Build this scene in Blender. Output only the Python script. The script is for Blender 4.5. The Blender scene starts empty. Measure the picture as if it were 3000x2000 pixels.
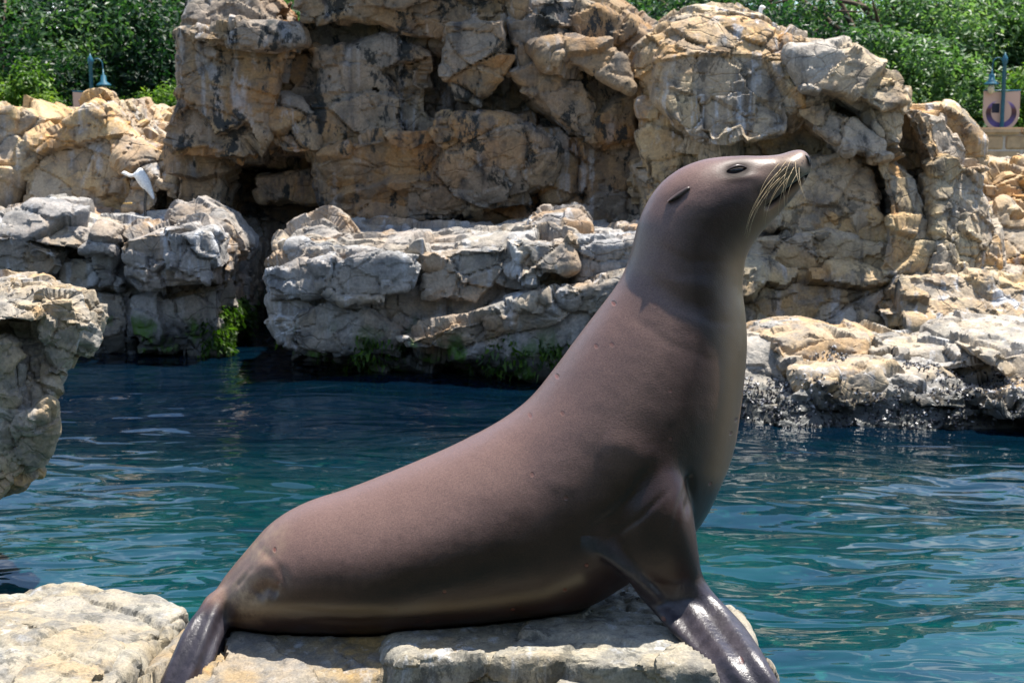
import bpy, bmesh, math, random, time
import numpy as np
from mathutils import Vector, Matrix
from mathutils.bvhtree import BVHTree

T0 = time.time()
scene = bpy.context.scene
COL = scene.collection
R = math.radians

# ------------------------------------------------------------------ camera
CAM_Z = 1.7
FPX = 50.0 / 36.0 * 3000.0
PITCH = math.atan(600.0 / FPX)
cam_data = bpy.data.cameras.new('camera')
cam_data.lens = 50.0
cam_data.sensor_width = 36.0
cam_data.clip_start = 0.05
cam_data.clip_end = 2000.0
cam_data.dof.use_dof = True
cam_data.dof.focus_distance = 3.45
cam_data.dof.aperture_fstop = 11.0
cam = bpy.data.objects.new('camera', cam_data)
COL.objects.link(cam)
cam.location = (0, 0, CAM_Z)
cam.rotation_euler = (math.pi / 2 - PITCH, 0, 0)
scene.camera = cam

# ------------------------------------------------------------------ sky and sun
SUN = Vector((0.24, 0.16, 0.93)).normalized()
SUN_EL = math.asin(SUN.z)
world = bpy.data.worlds.new('World')
scene.world = world
world.use_nodes = True
wn, wl = world.node_tree.nodes, world.node_tree.links
bg = wn['Background']
sky = wn.new('ShaderNodeTexSky')
sky.sky_type = 'NISHITA'
sky.sun_disc = False
sky.sun_elevation = SUN_EL
sky.sun_rotation = math.atan2(SUN.x, SUN.y)
sky.air_density = 1.0
sky.dust_density = 0.15
sky.ozone_density = 3.0
wtc = wn.new('ShaderNodeTexCoord')
wmap = wn.new('ShaderNodeMapping')
wmap.inputs['Scale'].default_value = (1.6, 1.6, 4.2)
wnoise = wn.new('ShaderNodeTexNoise')
wnoise.inputs['Scale'].default_value = 1.7
wnoise.inputs['Detail'].default_value = 7
wnoise.inputs['Roughness'].default_value = 0.58
wramp = wn.new('ShaderNodeValToRGB')
wramp.color_ramp.elements[0].position = 0.54
wramp.color_ramp.elements[1].position = 0.70
wmix = wn.new('ShaderNodeMixRGB')
wmix.inputs['Color2'].default_value = (12.0, 12.6, 13.4, 1)
wl.new(wtc.outputs['Generated'], wmap.inputs['Vector'])
wl.new(wmap.outputs['Vector'], wnoise.inputs['Vector'])
wl.new(wnoise.outputs['Fac'], wramp.inputs['Fac'])
wl.new(wramp.outputs['Color'], wmix.inputs['Fac'])
wl.new(sky.outputs['Color'], wmix.inputs['Color1'])
wl.new(wmix.outputs['Color'], bg.inputs['Color'])
bg.inputs['Strength'].default_value = 0.10

sun_data = bpy.data.lights.new('sun', 'SUN')
sun_data.energy = 4.8
sun_data.angle = R(0.5)
sun_data.color = (1.0, 0.95, 0.87)
sun = bpy.data.objects.new('sun', sun_data)
COL.objects.link(sun)
sun.rotation_euler = SUN.to_track_quat('Z', 'Y').to_euler()

scene.view_settings.view_transform = 'Standard'
scene.view_settings.look = 'None'
scene.view_settings.exposure = 1.28
scene.cycles.max_bounces = 6
scene.cycles.diffuse_bounces = 2
scene.cycles.glossy_bounces = 3
scene.cycles.transmission_bounces = 3
scene.view_settings.gamma = 1.0

# ------------------------------------------------------------------ helpers
_fwd = np.array([0, math.cos(PITCH), -math.sin(PITCH)])
_up = np.array([0, math.sin(PITCH), math.cos(PITCH)])
_rt = np.array([1.0, 0, 0])
CAMP = np.array([0, 0, CAM_Z])

def ray(px, py):
    return _rt * ((px - 1500) / FPX) + _up * ((1000 - py) / FPX) + _fwd

def P(px, py, Y):
    d = ray(px, py)
    return CAMP + d * (Y / d[1])

def Q(px, py, z):
    d = ray(px, py)
    return CAMP + d * ((z - CAM_Z) / d[2])

def project(V):
    D = V - CAMP
    w = D @ _fwd
    return 1500 + FPX * (D @ _rt) / w, 1000 - FPX * (D @ _up) / w

def tag(o, label=None, cat=None, group=None, kind=None):
    if label: o['label'] = label
    if cat: o['category'] = cat
    if group: o['group'] = group
    if kind: o['kind'] = kind
    return o

def link(o, parent=None):
    COL.objects.link(o)
    if parent: o.parent = parent
    return o

def empty(name, loc=(0, 0, 0)):
    o = bpy.data.objects.new(name, None)
    o.location = loc
    return link(o)

def mesh_from(name, V, F, smooth=True):
    me = bpy.data.meshes.new(name)
    me.from_pydata([tuple(v) for v in V], [], [tuple(f) for f in F])
    if smooth:
        me.polygons.foreach_set('use_smooth', np.ones(len(me.polygons), bool))
    me.update()
    return me

def tris_mesh(name, V, F, smooth=True):
    """fast mesh from numpy arrays; F is (n,k)"""
    V = np.asarray(V, np.float32); F = np.asarray(F, np.int32)
    me = bpy.data.meshes.new(name)
    n, k = F.shape
    me.vertices.add(len(V)); me.vertices.foreach_set('co', V.ravel())
    me.loops.add(n * k); me.loops.foreach_set('vertex_index', F.ravel())
    me.polygons.add(n)
    me.polygons.foreach_set('loop_start', np.arange(n, dtype=np.int32) * k)
    me.polygons.foreach_set('loop_total', np.full(n, k, np.int32))
    me.polygons.foreach_set('use_smooth', np.full(n, smooth, bool))
    me.update(calc_edges=True)
    return me

def obj(name, me, mat=None, parent=None):
    o = bpy.data.objects.new(name, me)
    if mat is not None:
        me.materials.clear(); me.materials.append(mat)
    return link(o, parent)

def get_v(me):
    a = np.empty(len(me.vertices) * 3); me.vertices.foreach_get('co', a); return a.reshape(-1, 3)

def get_n(me):
    a = np.empty(len(me.vertices) * 3); me.vertex_normals.foreach_get('vector', a); return a.reshape(-1, 3)

def set_v(me, V):
    me.vertices.foreach_set('co', np.ascontiguousarray(V, np.float32).ravel()); me.update()

def get_e(me):
    a = np.empty(len(me.edges) * 2, np.int32); me.edges.foreach_get('vertices', a); return a.reshape(-1, 2)

def set_attr(me, name, arr):
    if name in me.attributes: me.attributes.remove(me.attributes[name])
    at = me.attributes.new(name, 'FLOAT', 'POINT')
    at.data.foreach_set('value', np.ascontiguousarray(arr, np.float32))

def smooth_v(V, E, it, lam=0.5):
    n = len(V)
    deg = np.bincount(E.ravel(), minlength=n).astype(float)[:, None]
    deg[deg == 0] = 1
    for _ in range(it):
        acc = np.zeros_like(V)
        for c in range(3):
            acc[:, c] = np.bincount(E[:, 0], V[E[:, 1], c], n) + np.bincount(E[:, 1], V[E[:, 0], c], n)
        V = V + lam * (acc / deg - V)
    return V

def hash3(ix, iy, iz, seed):
    h = (ix.astype(np.int64) * 73856093) ^ (iy.astype(np.int64) * 19349663) ^ (iz.astype(np.int64) * 83492791) ^ (seed * 2654435)
    h = h & 0xffffffff
    h = (h ^ (h >> 16)) * 0x45d9f3b & 0xffffffff
    h = (h ^ (h >> 16)) * 0x45d9f3b & 0xffffffff
    return h ^ (h >> 16)

def hrand(h, k):
    g = (h * (2 * k + 7919) + k * 0x9e3779b9) & 0xffffffff
    g = (g ^ (g >> 15)) * 0x2c1b3c6d & 0xffffffff
    g = (g ^ (g >> 13)) & 0xffffffff
    return g / 4294967296.0

def vnoise(p, seed=0):
    i = np.floor(p).astype(np.int64); f = p - i
    u = f * f * (3 - 2 * f)
    out = np.zeros(len(p))
    for dx in (0, 1):
        wx = u[:, 0] if dx else 1 - u[:, 0]
        for dy in (0, 1):
            wy = u[:, 1] if dy else 1 - u[:, 1]
            for dz in (0, 1):
                wz = u[:, 2] if dz else 1 - u[:, 2]
                out += wx * wy * wz * hrand(hash3(i[:, 0] + dx, i[:, 1] + dy, i[:, 2] + dz, seed), 1)
    return out * 2 - 1

def fbm(p, seed=0, octv=4, gain=0.5):
    s = np.zeros(len(p)); a = 1.0
    for o in range(octv):
        s += a * vnoise(p * (2 ** o) + o * 17.3, seed + o); a *= gain
    return s

def worley(q, seed):
    b = np.floor(q).astype(np.int64)
    n = len(q)
    f1 = np.full(n, 1e9); f2 = np.full(n, 1e9)
    hid = np.zeros(n, np.int64); cen = np.zeros((n, 3))
    for dx in (-1, 0, 1):
        for dy in (-1, 0, 1):
            for dz in (-1, 0, 1):
                cx, cy, cz = b[:, 0] + dx, b[:, 1] + dy, b[:, 2] + dz
                h = hash3(cx, cy, cz, seed)
                px = cx + 0.1 + 0.8 * hrand(h, 1); py = cy + 0.1 + 0.8 * hrand(h, 2); pz = cz + 0.1 + 0.8 * hrand(h, 3)
                ax_, ay_, az_ = np.abs(px - q[:, 0]), np.abs(py - q[:, 1]), np.abs(pz - q[:, 2])
                d = 0.72 * np.maximum(np.maximum(ax_, ay_), az_) + 0.2 * (ax_ + ay_ + az_)
                m = d < f1
                f2 = np.where(m, f1, np.minimum(f2, d))
                f1 = np.where(m, d, f1)
                hid = np.where(m, h, hid)
                cen[m, 0] = px[m]; cen[m, 1] = py[m]; cen[m, 2] = pz[m]
    return f1, f2, hid, cen

def rotm(rx, ry, rz):
    return np.array(Matrix.Rotation(rz, 3, 'Z') @ Matrix.Rotation(ry, 3, 'Y') @ Matrix.Rotation(rx, 3, 'X'))

def voxel(me, size):
    o = bpy.data.objects.new('tmp', me); COL.objects.link(o)
    m = o.modifiers.new('r', 'REMESH'); m.mode = 'VOXEL'; m.voxel_size = size; m.adaptivity = 0
    dg = bpy.context.evaluated_depsgraph_get()
    out = bpy.data.meshes.new_from_object(o.evaluated_get(dg))
    bpy.data.objects.remove(o)
    return out

# ------------------------------------------------------------------ material helpers
def nmat(name):
    m = bpy.data.materials.new(name); m.use_nodes = True
    nt = m.node_tree
    return m, nt.nodes, nt.links, nt.nodes['Principled BSDF']

def node(n, t, **kw):
    x = n.new(t)
    for k, v in kw.items():
        if k in x.inputs: x.inputs[k].default_value = v
        else: setattr(x, k, v)
    return x

def ramp(n, l, src, stops, interp='LINEAR'):
    r = n.new('ShaderNodeValToRGB'); cr = r.color_ramp; cr.interpolation = interp
    while len(cr.elements) < len(stops): cr.elements.new(0.5)
    for e, (p, c) in zip(cr.elements, stops):
        e.position = p
        e.color = (c, c, c, 1) if isinstance(c, (int, float)) else (*c, 1)
    l.new(src, r.inputs['Fac'])
    return r.outputs['Color']

def mixc(n, l, fac, a, b, mode='MIX'):
    m = n.new('ShaderNodeMixRGB'); m.blend_type = mode
    for inp, v in (('Fac', fac), ('Color1', a), ('Color2', b)):
        if isinstance(v, (int, float)): m.inputs[inp].default_value = v if inp == 'Fac' else (v, v, v, 1)
        elif isinstance(v, tuple): m.inputs[inp].default_value = (*v, 1)
        else: l.new(v, m.inputs[inp])
    return m.outputs['Color']

def noise(n, l, scale, vec=None, detail=4, rough=0.55, dist=0.0):
    x = n.new('ShaderNodeTexNoise')
    x.inputs['Scale'].default_value = scale; x.inputs['Detail'].default_value = detail
    x.inputs['Roughness'].default_value = rough; x.inputs['Distortion'].default_value = dist
    if vec is not None: l.new(vec, x.inputs['Vector'])
    return x.outputs['Fac']

def mapping(n, l, vec, scale=(1, 1, 1), rot=(0, 0, 0), loc=(0, 0, 0)):
    m = n.new('ShaderNodeMapping')
    m.inputs['Scale'].default_value = scale; m.inputs['Rotation'].default_value = rot; m.inputs['Location'].default_value = loc
    l.new(vec, m.inputs['Vector']); return m.outputs['Vector']

def math_(n, l, op, a, b=None, clamp=False):
    m = n.new('ShaderNodeMath'); m.operation = op; m.use_clamp = clamp
    for i, v in ((0, a), (1, b)):
        if v is None: continue
        if isinstance(v, (int, float)): m.inputs[i].default_value = v
        else: l.new(v, m.inputs[i])
    return m.outputs[0]

def rock_material(name, base, warm, grey, dark_amt=0.5, white_amt=0.4, wet_z=0.0, fine=1.0, loc=(0, 0, 0), black=0.0, green=0.0, patch=1.0, fiss=1.0):
    m, n, l, bs = nmat(name)
    tc = n.new('ShaderNodeTexCoord')
    pos = mapping(n, l, tc.outputs['Object'], (1, 1, 1), (0, 0, 0), loc)
    big = noise(n, l, 1.3 * fine, pos, 5, 0.6, 0.4)
    c = mixc(n, l, ramp(n, l, big, [(0.35, 0), (0.62, 1)]), base, warm)
    att = n.new('ShaderNodeAttribute'); att.attribute_name = 'cellr'
    c = mixc(n, l, ramp(n, l, att.outputs['Fac'], [(0.30, 0.0), (0.95, 0.85 * patch)]), c, grey)
    c = mixc(n, l, ramp(n, l, att.outputs['Fac'], [(0.0, 0.75 * patch), (0.3, 0.0)]), c, tuple(x * y for x, y in zip(warm, (1.12, 0.88, 0.62))))
    mid = noise(n, l, 5.5 * fine, pos, 4, 0.65, 0.0)
    c = mixc(n, l, ramp(n, l, mid, [(0.34, 0.75), (0.54, 0)]), c, tuple(x * 0.45 for x in grey))
    # mineral runs down the face
    sv = mapping(n, l, pos, (7 * fine, 7 * fine, 0.55 * fine))
    st = noise(n, l, 1.0, sv, 5, 0.62, 0.25)
    area = noise(n, l, 0.9 * fine, mapping(n, l, pos, (1, 1, 1), (0, 0, 0), (3.1, 1.7, 9.2)), 3, 0.5)
    dk = math_(n, l, 'MULTIPLY', ramp(n, l, st, [(0.52, 0), (0.68, dark_amt)]), ramp(n, l, area, [(0.35, 0.15), (0.6, 1)]))
    c = mixc(n, l, dk, c, (0.045, 0.043, 0.046))
    sv2 = mapping(n, l, pos, (9 * fine, 9 * fine, 0.5 * fine), (0, 0, 0), (11.3, 4.1, 0.4))
    st2 = noise(n, l, 1.0, sv2, 4, 0.6, 0.2)
    area2 = noise(n, l, 0.8 * fine, mapping(n, l, pos, (1, 1, 1), (0, 0, 0), (7.7, 2.2, 5.9)), 3, 0.5)
    wh = math_(n, l, 'MULTIPLY', ramp(n, l, st2, [(0.55, 0), (0.66, white_amt)]), ramp(n, l, area2, [(0.42, 0.05), (0.6, 1)]))
    c = mixc(n, l, wh, c, (0.52, 0.54, 0.57))
    if black > 0:
        bn = noise(n, l, 2.6 * fine, mapping(n, l, pos, (1.6, 1.6, 0.8), (0, 0, 0), (2.0, 8.0, 1.0)), 7, 0.72, 0.3)
        bk = ramp(n, l, bn, [(0.555, 0), (0.59, black)])
        c = mixc(n, l, bk, c, (0.022, 0.026, 0.026))
    # grain
    gr = noise(n, l, 55 * fine, pos, 3, 0.7)
    c = mixc(n, l, 1.0, c, ramp(n, l, gr, [(0.25, 0.62), (0.75, 1.22)]), 'MULTIPLY')
    rough = 0.85
    # hairline fissures
    vp = n.new('ShaderNodeTexVoronoi'); vp.feature = 'DISTANCE_TO_EDGE'; vp.inputs['Scale'].default_value = 4.2 * fine
    wv = n.new('ShaderNodeMixRGB'); wv.inputs['Fac'].default_value = 0.18
    nz = n.new('ShaderNodeTexNoise'); nz.inputs['Scale'].default_value = 3 * fine; nz.inputs['Detail'].default_value = 3
    l.new(pos, nz.inputs['Vector']); l.new(pos, wv.inputs['Color1']); l.new(nz.outputs['Color'], wv.inputs['Color2'])
    wvs = mapping(n, l, wv.outputs['Color'], (1.0, 1.0, 1.5), (0.3, 0.5, 0.2))
    l.new(wvs, vp.inputs['Vector'])
    fis = ramp(n, l, vp.outputs['Distance'], [(0.0, 0), (0.035, 1)])
    fis = mixc(n, l, ramp(n, l, area, [(0.46, 0), (0.6, 1)]), 1.0, fis)
    h = math_(n, l, 'ADD', math_(n, l, 'MULTIPLY', noise(n, l, 16 * fine, pos, 5, 0.72, 0.0), 0.014 / fine), math_(n, l, 'MULTIPLY', fis, 0.010 * fiss / fine))
    h = math_(n, l, 'ADD', h, math_(n, l, 'MULTIPLY', mid, 0.022 / fine))
    bp = n.new('ShaderNodeBump'); bp.inputs['Strength'].default_value = 0.85; bp.inputs['Distance'].default_value = 1.0
    l.new(h, bp.inputs['Height']); l.new(bp.outputs['Normal'], bs.inputs['Normal'])
    if wet_z > 0:
        sep = n.new('ShaderNodeSeparateXYZ'); l.new(tc.outputs['Object'], sep.inputs[0])
        zz = math_(n, l, 'ADD', sep.outputs['Z'], math_(n, l, 'MULTIPLY', math_(n, l, 'SUBTRACT', mid, 0.5), 0.35))
        wet = ramp(n, l, math_(n, l, 'DIVIDE', zz, wet_z), [(0.35, 1), (0.75, 0)])
        c = mixc(n, l, math_(n, l, 'MULTIPLY', wet, 0.9), c, (0.02, 0.024, 0.022))
        if green > 0:
            gz = ramp(n, l, math_(n, l, 'DIVIDE', zz, wet_z), [(0.5, 1), (1.25, 0)])
            gn = ramp(n, l, noise(n, l, 4.5, mapping(n, l, pos, (1, 1, 0.6), (0, 0, 0), (1, 2, 3)), 6, 0.7), [(0.52, 0), (0.6, 1)])
            c = mixc(n, l, math_(n, l, 'MULTIPLY', math_(n, l, 'MULTIPLY', gz, gn), green), c, (0.05, 0.11, 0.015))
        l.new(math_(n, l, 'SUBTRACT', 0.85, math_(n, l, 'MULTIPLY', wet, 0.5)), bs.inputs['Roughness'])
    else:
        bs.inputs['Roughness'].default_value = rough
    l.new(c, bs.inputs['Base Color'])
    bs.inputs['Specular IOR Level'].default_value = 0.3
    return m

# ------------------------------------------------------------------ rock builder
def slab_geo(poly, yf, yb, tx=0.0, tz=0.0, ch=0.12, bs=1.0, bx=0.0):
    """block: front outline at distance yf, own thickness straight back to yb; tx/tz lean the face"""
    pts = np.array([P(px, py, yf) for px, py in poly])
    c = pts.mean(0)
    n = len(pts)
    def ring(scale, y, lean):
        r = c + (pts - c) * np.array([scale, 1, scale])
        r[:, 1] = y + lean * (tx * (r[:, 0] - c[0]) + tz * (r[:, 2] - c[2]))
        return r
    ext = np.ptp(pts[:, [0, 2]], axis=0).min()
    s = 1 - min(0.35, 1.2 * ch / max(ext, 0.1))
    rings = [ring(s, yf, 1), ring(1 - (1 - s) * 0.3, yf + ch * 0.45, 1), ring(1.0, yf + ch * 1.2, 1), ring(bs, yb, 0) + np.array([bx, 0, 0])]
    V = np.concatenate(rings)
    F = [list(range(n))[::-1], list(range(3 * n, 4 * n))]
    for k in range(3):
        for i in range(n):
            j = (i + 1) % n
            F.append([k * n + i, k * n + j, (k + 1) * n + j, (k + 1) * n + i])
    return V, F

def plan_geo(poly, zt, zb, ch=0.06, tilt=(0, 0), flare=1.0):
    pts = np.array([[x, y, zt] for x, y in poly], float)
    c = pts.mean(0); n = len(pts)
    def ring(s, z, lean):
        r = c + (pts - c) * np.array([s, s, 1]); r[:, 2] = z + lean * (tilt[0] * (r[:, 0] - c[0]) + tilt[1] * (r[:, 1] - c[1])); return r
    ext = np.ptp(pts[:, :2], axis=0).min(); s = 1 - min(0.4, 1.4 * ch / ext)
    rings = [ring(s, zt, 1), ring(1 - (1 - s) * 0.3, zt - ch * 0.4, 1), ring(1, zt - ch * 1.2, 1), ring(flare, zb, 0)]
    V = np.concatenate(rings); F = [list(range(n)), list(range(3 * n, 4 * n))[::-1]]
    for k in range(3):
        for i in range(n):
            j = (i + 1) % n
            F.append([k * n + j, k * n + i, (k + 1) * n + i, (k + 1) * n + j])
    return V, F

def fix_mesh(V, F):
    bm = bmesh.new()
    vs = [bm.verts.new(v) for v in V]
    for f in F: bm.faces.new([vs[i] for i in f])
    bmesh.ops.recalc_face_normals(bm, faces=bm.faces)
    bmesh.ops.triangulate(bm, faces=bm.faces)
    me = bpy.data.meshes.new('raw'); bm.to_mesh(me); bm.free()
    return me

def join_geo(parts):
    VV, FF, o = [], [], 0
    for V, F in parts:
        VV.append(V); FF += [[i + o for i in f] for f in F]; o += len(V)
    return np.concatenate(VV), FF

def rockify(me, seed, cells, sm=3, warp=0.08, fb=(0.03, 2.0), sharp=30):
    V = get_v(me); E = get_e(me)
    V = smooth_v(V, E, sm)
    set_v(me, V)
    N = smooth_v(get_n(me), E, 4); N /= np.linalg.norm(N, axis=1)[:, None] + 1e-9
    W = np.stack([fbm(V * 2.2 + k * 31.7, seed + 50 + k, 3) for k in range(3)], 1) * warp
    d = fbm(V * fb[1], seed + 9, 4) * fb[0]
    cellr = None
    for k, (size, amp, tilt, cdep, cwid, stretch, rot) in enumerate(cells):
        M = rotm(*rot)
        q = ((V + W * min(1.0, size * 3.0)) @ M.T) / (size * np.array(stretch))
        f1, f2, h, c = worley(q, seed * 13 + k)
        r = hrand(h, 11) * 2 - 1
        tv = np.stack([hrand(h, 21), hrand(h, 22), hrand(h, 23)], 1) * 2 - 1
        d += amp * r + tilt * size * np.sum(tv * (q - c), 1)
        keep = (hrand(h, 31) < 0.75)
        edge = np.exp(-((f2 - f1) / cwid) ** 2)
        d -= cdep * edge * keep
        if k == 0: cellr = hrand(h, 41)
        if k == 1: cellr = cellr * 0.55 + hrand(h, 41) * 0.45
    V2 = V + N * d[:, None]
    V2 = smooth_v(V2, E, 1, 0.08)
    set_v(me, V2)
    me.polygons.foreach_set('use_smooth', np.ones(len(me.polygons), bool))
    me.set_sharp_from_angle(angle=R(sharp))
    cr = smooth_v(np.repeat(cellr[:, None], 3, 1), E, 1, 0.4)[:, 0]
    set_attr(me, 'cellr', cr)
    return me

STRATA = [(0.85, 0.034, 0.15, 0.040, 0.014, (1.25, 1.0, 0.8), (0.1, 0.35, 0.3)),
          (0.33, 0.014, 0.17, 0.024, 0.022, (1.3, 1.0, 0.75), (0.1, -0.3, 0.2)),
          (0.13, 0.006, 0.15, 0.006, 0.04, (1.3, 1.0, 0.8), (0.2, 0.2, 0.5))]

ROCKS = {}
def rock(name, label, core, blocks, mat, vox, seed, cells=STRATA, group=None, cat='rock', warp=0.05, part='rock_block', sm=1, fb=(0.016, 1.6), bvox=None):
    V, F = join_geo(core)
    me = rockify(voxel(fix_mesh(V, F), vox), seed, cells, warp=warp, sm=sm, fb=fb)
    me.name = name
    o = obj(name, me, mat)
    tag(o, label, cat, group)
    allm = [me]
    for i, g in enumerate(blocks):
        b = rockify(voxel(fix_mesh(*g), bvox or vox), seed + 3 * i + 1, cells, warp=warp, sm=sm, fb=fb)
        b.name = part
        obj(part, b, mat, o); allm.append(b)
    ROCKS[name] = o
    return o, allm

def bvh_of(meshes):
    VV, FF, o = [], [], 0
    for me in meshes:
        V = get_v(me); VV += [tuple(v) for v in V]
        FF += [[i + o for i in p.vertices] for p in me.polygons]; o += len(V)
    return BVHTree.FromPolygons(VV, FF)

S = slab_geo
REF = [0.0, 1.0]
def SB(poly, yf, yb, **k):
    if REF[0]: yf = REF[0] - (REF[0] - yf) * REF[1]
    k['ch'] = 0.55 * k.get('ch', 0.12)
    return slab_geo(poly, yf, min(yb, yf + 0.95), **k)
ochre = dict(base=(0.31, 0.225, 0.125), warm=(0.29, 0.165, 0.072), grey=(0.26, 0.235, 0.205))
M_cliff = rock_material('cliff_rock', **ochre, dark_amt=0.95, white_amt=0.45, black=0.95)
M_right = rock_material('tan_rock', (0.47, 0.37, 0.215), (0.45, 0.28, 0.125), (0.38, 0.35, 0.31), dark_amt=0.65, white_amt=0.95, loc=(4, 2, 1), black=0.6)
M_ledge = rock_material('grey_ledge_rock', (0.34, 0.30, 0.235), (0.33, 0.235, 0.15), (0.31, 0.315, 0.32), dark_amt=0.55, white_amt=0.75, wet_z=0.40, loc=(9, 1, 3), green=0.95)
M_peak = rock_material('yellow_rock', (0.52, 0.38, 0.18), (0.48, 0.28, 0.11), (0.42, 0.38, 0.33), dark_amt=0.3, white_amt=0.5, loc=(1, 7, 2))  # strong yellow base tone
M_boulder = rock_material('tan_boulder_rock', (0.37, 0.31, 0.22), (0.38, 0.245, 0.105), (0.33, 0.325, 0.31), dark_amt=0.5, white_amt=0.6, wet_z=0.2, loc=(6, 3, 4), fine=1.3, black=0.4)
M_pale = rock_material('pale_rock', (0.38, 0.33, 0.25), (0.38, 0.28, 0.165), (0.34, 0.34, 0.335), dark_amt=0.5, white_amt=0.6, wet_z=0.34, loc=(3, 3, 8), fine=1.3)
M_near = rock_material('near_rock', (0.31, 0.28, 0.215), (0.29, 0.235, 0.15), (0.27, 0.265, 0.25), dark_amt=0.5, white_amt=0.5, loc=(5, 5, 5), fine=3.0, black=0.55, patch=0.6, fiss=0.15)
M_near2 = rock_material('near_striped_rock', (0.25, 0.225, 0.175), (0.30, 0.20, 0.085), (0.25, 0.25, 0.25), dark_amt=0.5, white_amt=0.4, loc=(2, 9, 5), fine=3.0, patch=0.8, fiss=0.3)

# ------------------------------------------------------------------ ground and water
def ground_mat():
    m, n, l, bs = nmat('soil_and_grass')
    tc = n.new('ShaderNodeTexCoord')
    a = noise(n, l, 0.6, tc.outputs['Object'], 6, 0.6)
    l.new(ramp(n, l, a, [(0.4, (0.05, 0.07, 0.025)), (0.6, (0.16, 0.12, 0.07))]), bs.inputs['Base Color'])
    bs.inputs['Roughness'].default_value = 0.95
    return m
gx = np.concatenate([[-600, -300, -150, -80, -45, -25, -16, -12], np.linspace(-10.5, 10.5, 43), [12, 16, 25, 45, 80, 150, 300, 600]])
gy = np.concatenate([[-500, -200, -80, -40, -20, -10, -6, -3], np.linspace(-2.0, 16.5, 38), np.linspace(18, 40, 12), [60, 100, 180, 320, 600, 1000]])
GX, GY = np.meshgrid(gx, gy)
def sstep(a, b, x): t = np.clip((x - a) / (b - a), 0, 1); return t * t * (3 - 2 * t)
gin = sstep(-8.2, -6.6, GX) * (1 - sstep(6.6, 8.2, GX)) * sstep(-1.9, -0.9, GY) * (1 - sstep(13.2, 14.6, GY))   # the pool basin
gtop = 0.30 + 0.85 * sstep(2.0, 12.0, GY)
gz = gtop * (1 - gin) - 1.4 * gin + 0.05 * np.sin(GX * 1.7) * np.sin(GY * 1.9)
GV = np.stack([GX, GY, gz], -1).reshape(-1, 3)
nx = len(gx)
GF = [[r * nx + c, r * nx + c + 1, (r + 1) * nx + c + 1, (r + 1) * nx + c] for r in range(len(gy) - 1) for c in range(nx - 1)]
g = obj('ground', tris_mesh('ground', GV, GF), ground_mat()); tag(g, 'planted soil ground around the pool', kind='structure')

def water_mat():
    m, n, l, bs = nmat('pool_water')
    tc = n.new('ShaderNodeTexCoord')
    p = tc.outputs['Object']
    a = noise(n, l, 1.1, mapping(n, l, p, (1, 1.8, 1)), 5, 0.6, 0.8)
    b = noise(n, l, 7.0, mapping(n, l, p, (1, 1.6, 1)), 4, 0.7, 1.2)
    c = ramp(n, l, a, [(0.3, (0.0004, 0.012, 0.022)), (0.55, (0.0006, 0.030, 0.034)), (0.75, (0.001, 0.050, 0.040))])
    c = mixc(n, l, ramp(n, l, b, [(0.56, 0), (0.72, 0.55)]), c, (0.003, 0.085, 0.060))
    # navy painted in towards the cliff for its shade and dark reflection
    sep = n.new('ShaderNodeSeparateXYZ'); l.new(p, sep.inputs[0])
    cliff_shade = math_(n, l, 'ADD', sep.outputs['Y'], math_(n, l, 'MULTIPLY', math_(n, l, 'SUBTRACT', a, 0.5), 3.0))
    cliff_shade = ramp(n, l, math_(n, l, 'DIVIDE', cliff_shade, 12.0), [(0.45, 0), (0.68, 1)])
    c = mixc(n, l, math_(n, l, 'MULTIPLY', cliff_shade, 0.92), c, (0.0006, 0.0030, 0.0095))
    l.new(c, bs.inputs['Base Color'])
    bs.inputs['Roughness'].default_value = 0.02
    bs.inputs['IOR'].default_value = 1.36
    w = noise(n, l, 4.2, mapping(n, l, p, (0.75, 1.5, 1), (0, 0, 0.12)), 1, 0.4, 0.5)
    w2 = noise(n, l, 13.0, mapping(n, l, p, (0.7, 1.4, 1), (0, 0, -0.2)), 1, 0.4, 0.4)
    h = math_(n, l, 'ADD', math_(n, l, 'MULTIPLY', w, 0.022), math_(n, l, 'MULTIPLY', w2, 0.0012))
    bp = n.new('ShaderNodeBump'); bp.inputs['Strength'].default_value = 1.0; bp.inputs['Distance'].default_value = 1.0
    l.new(h, bp.inputs['Height']); l.new(bp.outputs['Normal'], bs.inputs['Normal'])
    return m
wx = np.linspace(-9, 9, 420); wy = np.linspace(-1.3, 14.8, 400)
WX, WY = np.meshgrid(wx, wy)
pw = np.stack([WX.ravel() * 0.9, WY.ravel() * 1.7, np.zeros(WX.size)], 1)
WZ = fbm(pw * 0.9, 301, 2) * 0.032 + fbm(pw * 2.2 + 9, 305, 2, 0.4) * 0.008
WV = np.stack([WX.ravel(), WY.ravel(), WZ], 1)
nx = len(wx)
ii = (np.arange(len(wy) - 1)[:, None] * nx + np.arange(nx - 1)[None]).ravel()
WF = np.stack([ii, ii + 1, ii + nx + 1, ii + nx], 1)
w = obj('water', tris_mesh('water', WV, WF), water_mat()); tag(w, 'rippled dark teal pool water', kind='structure')

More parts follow.
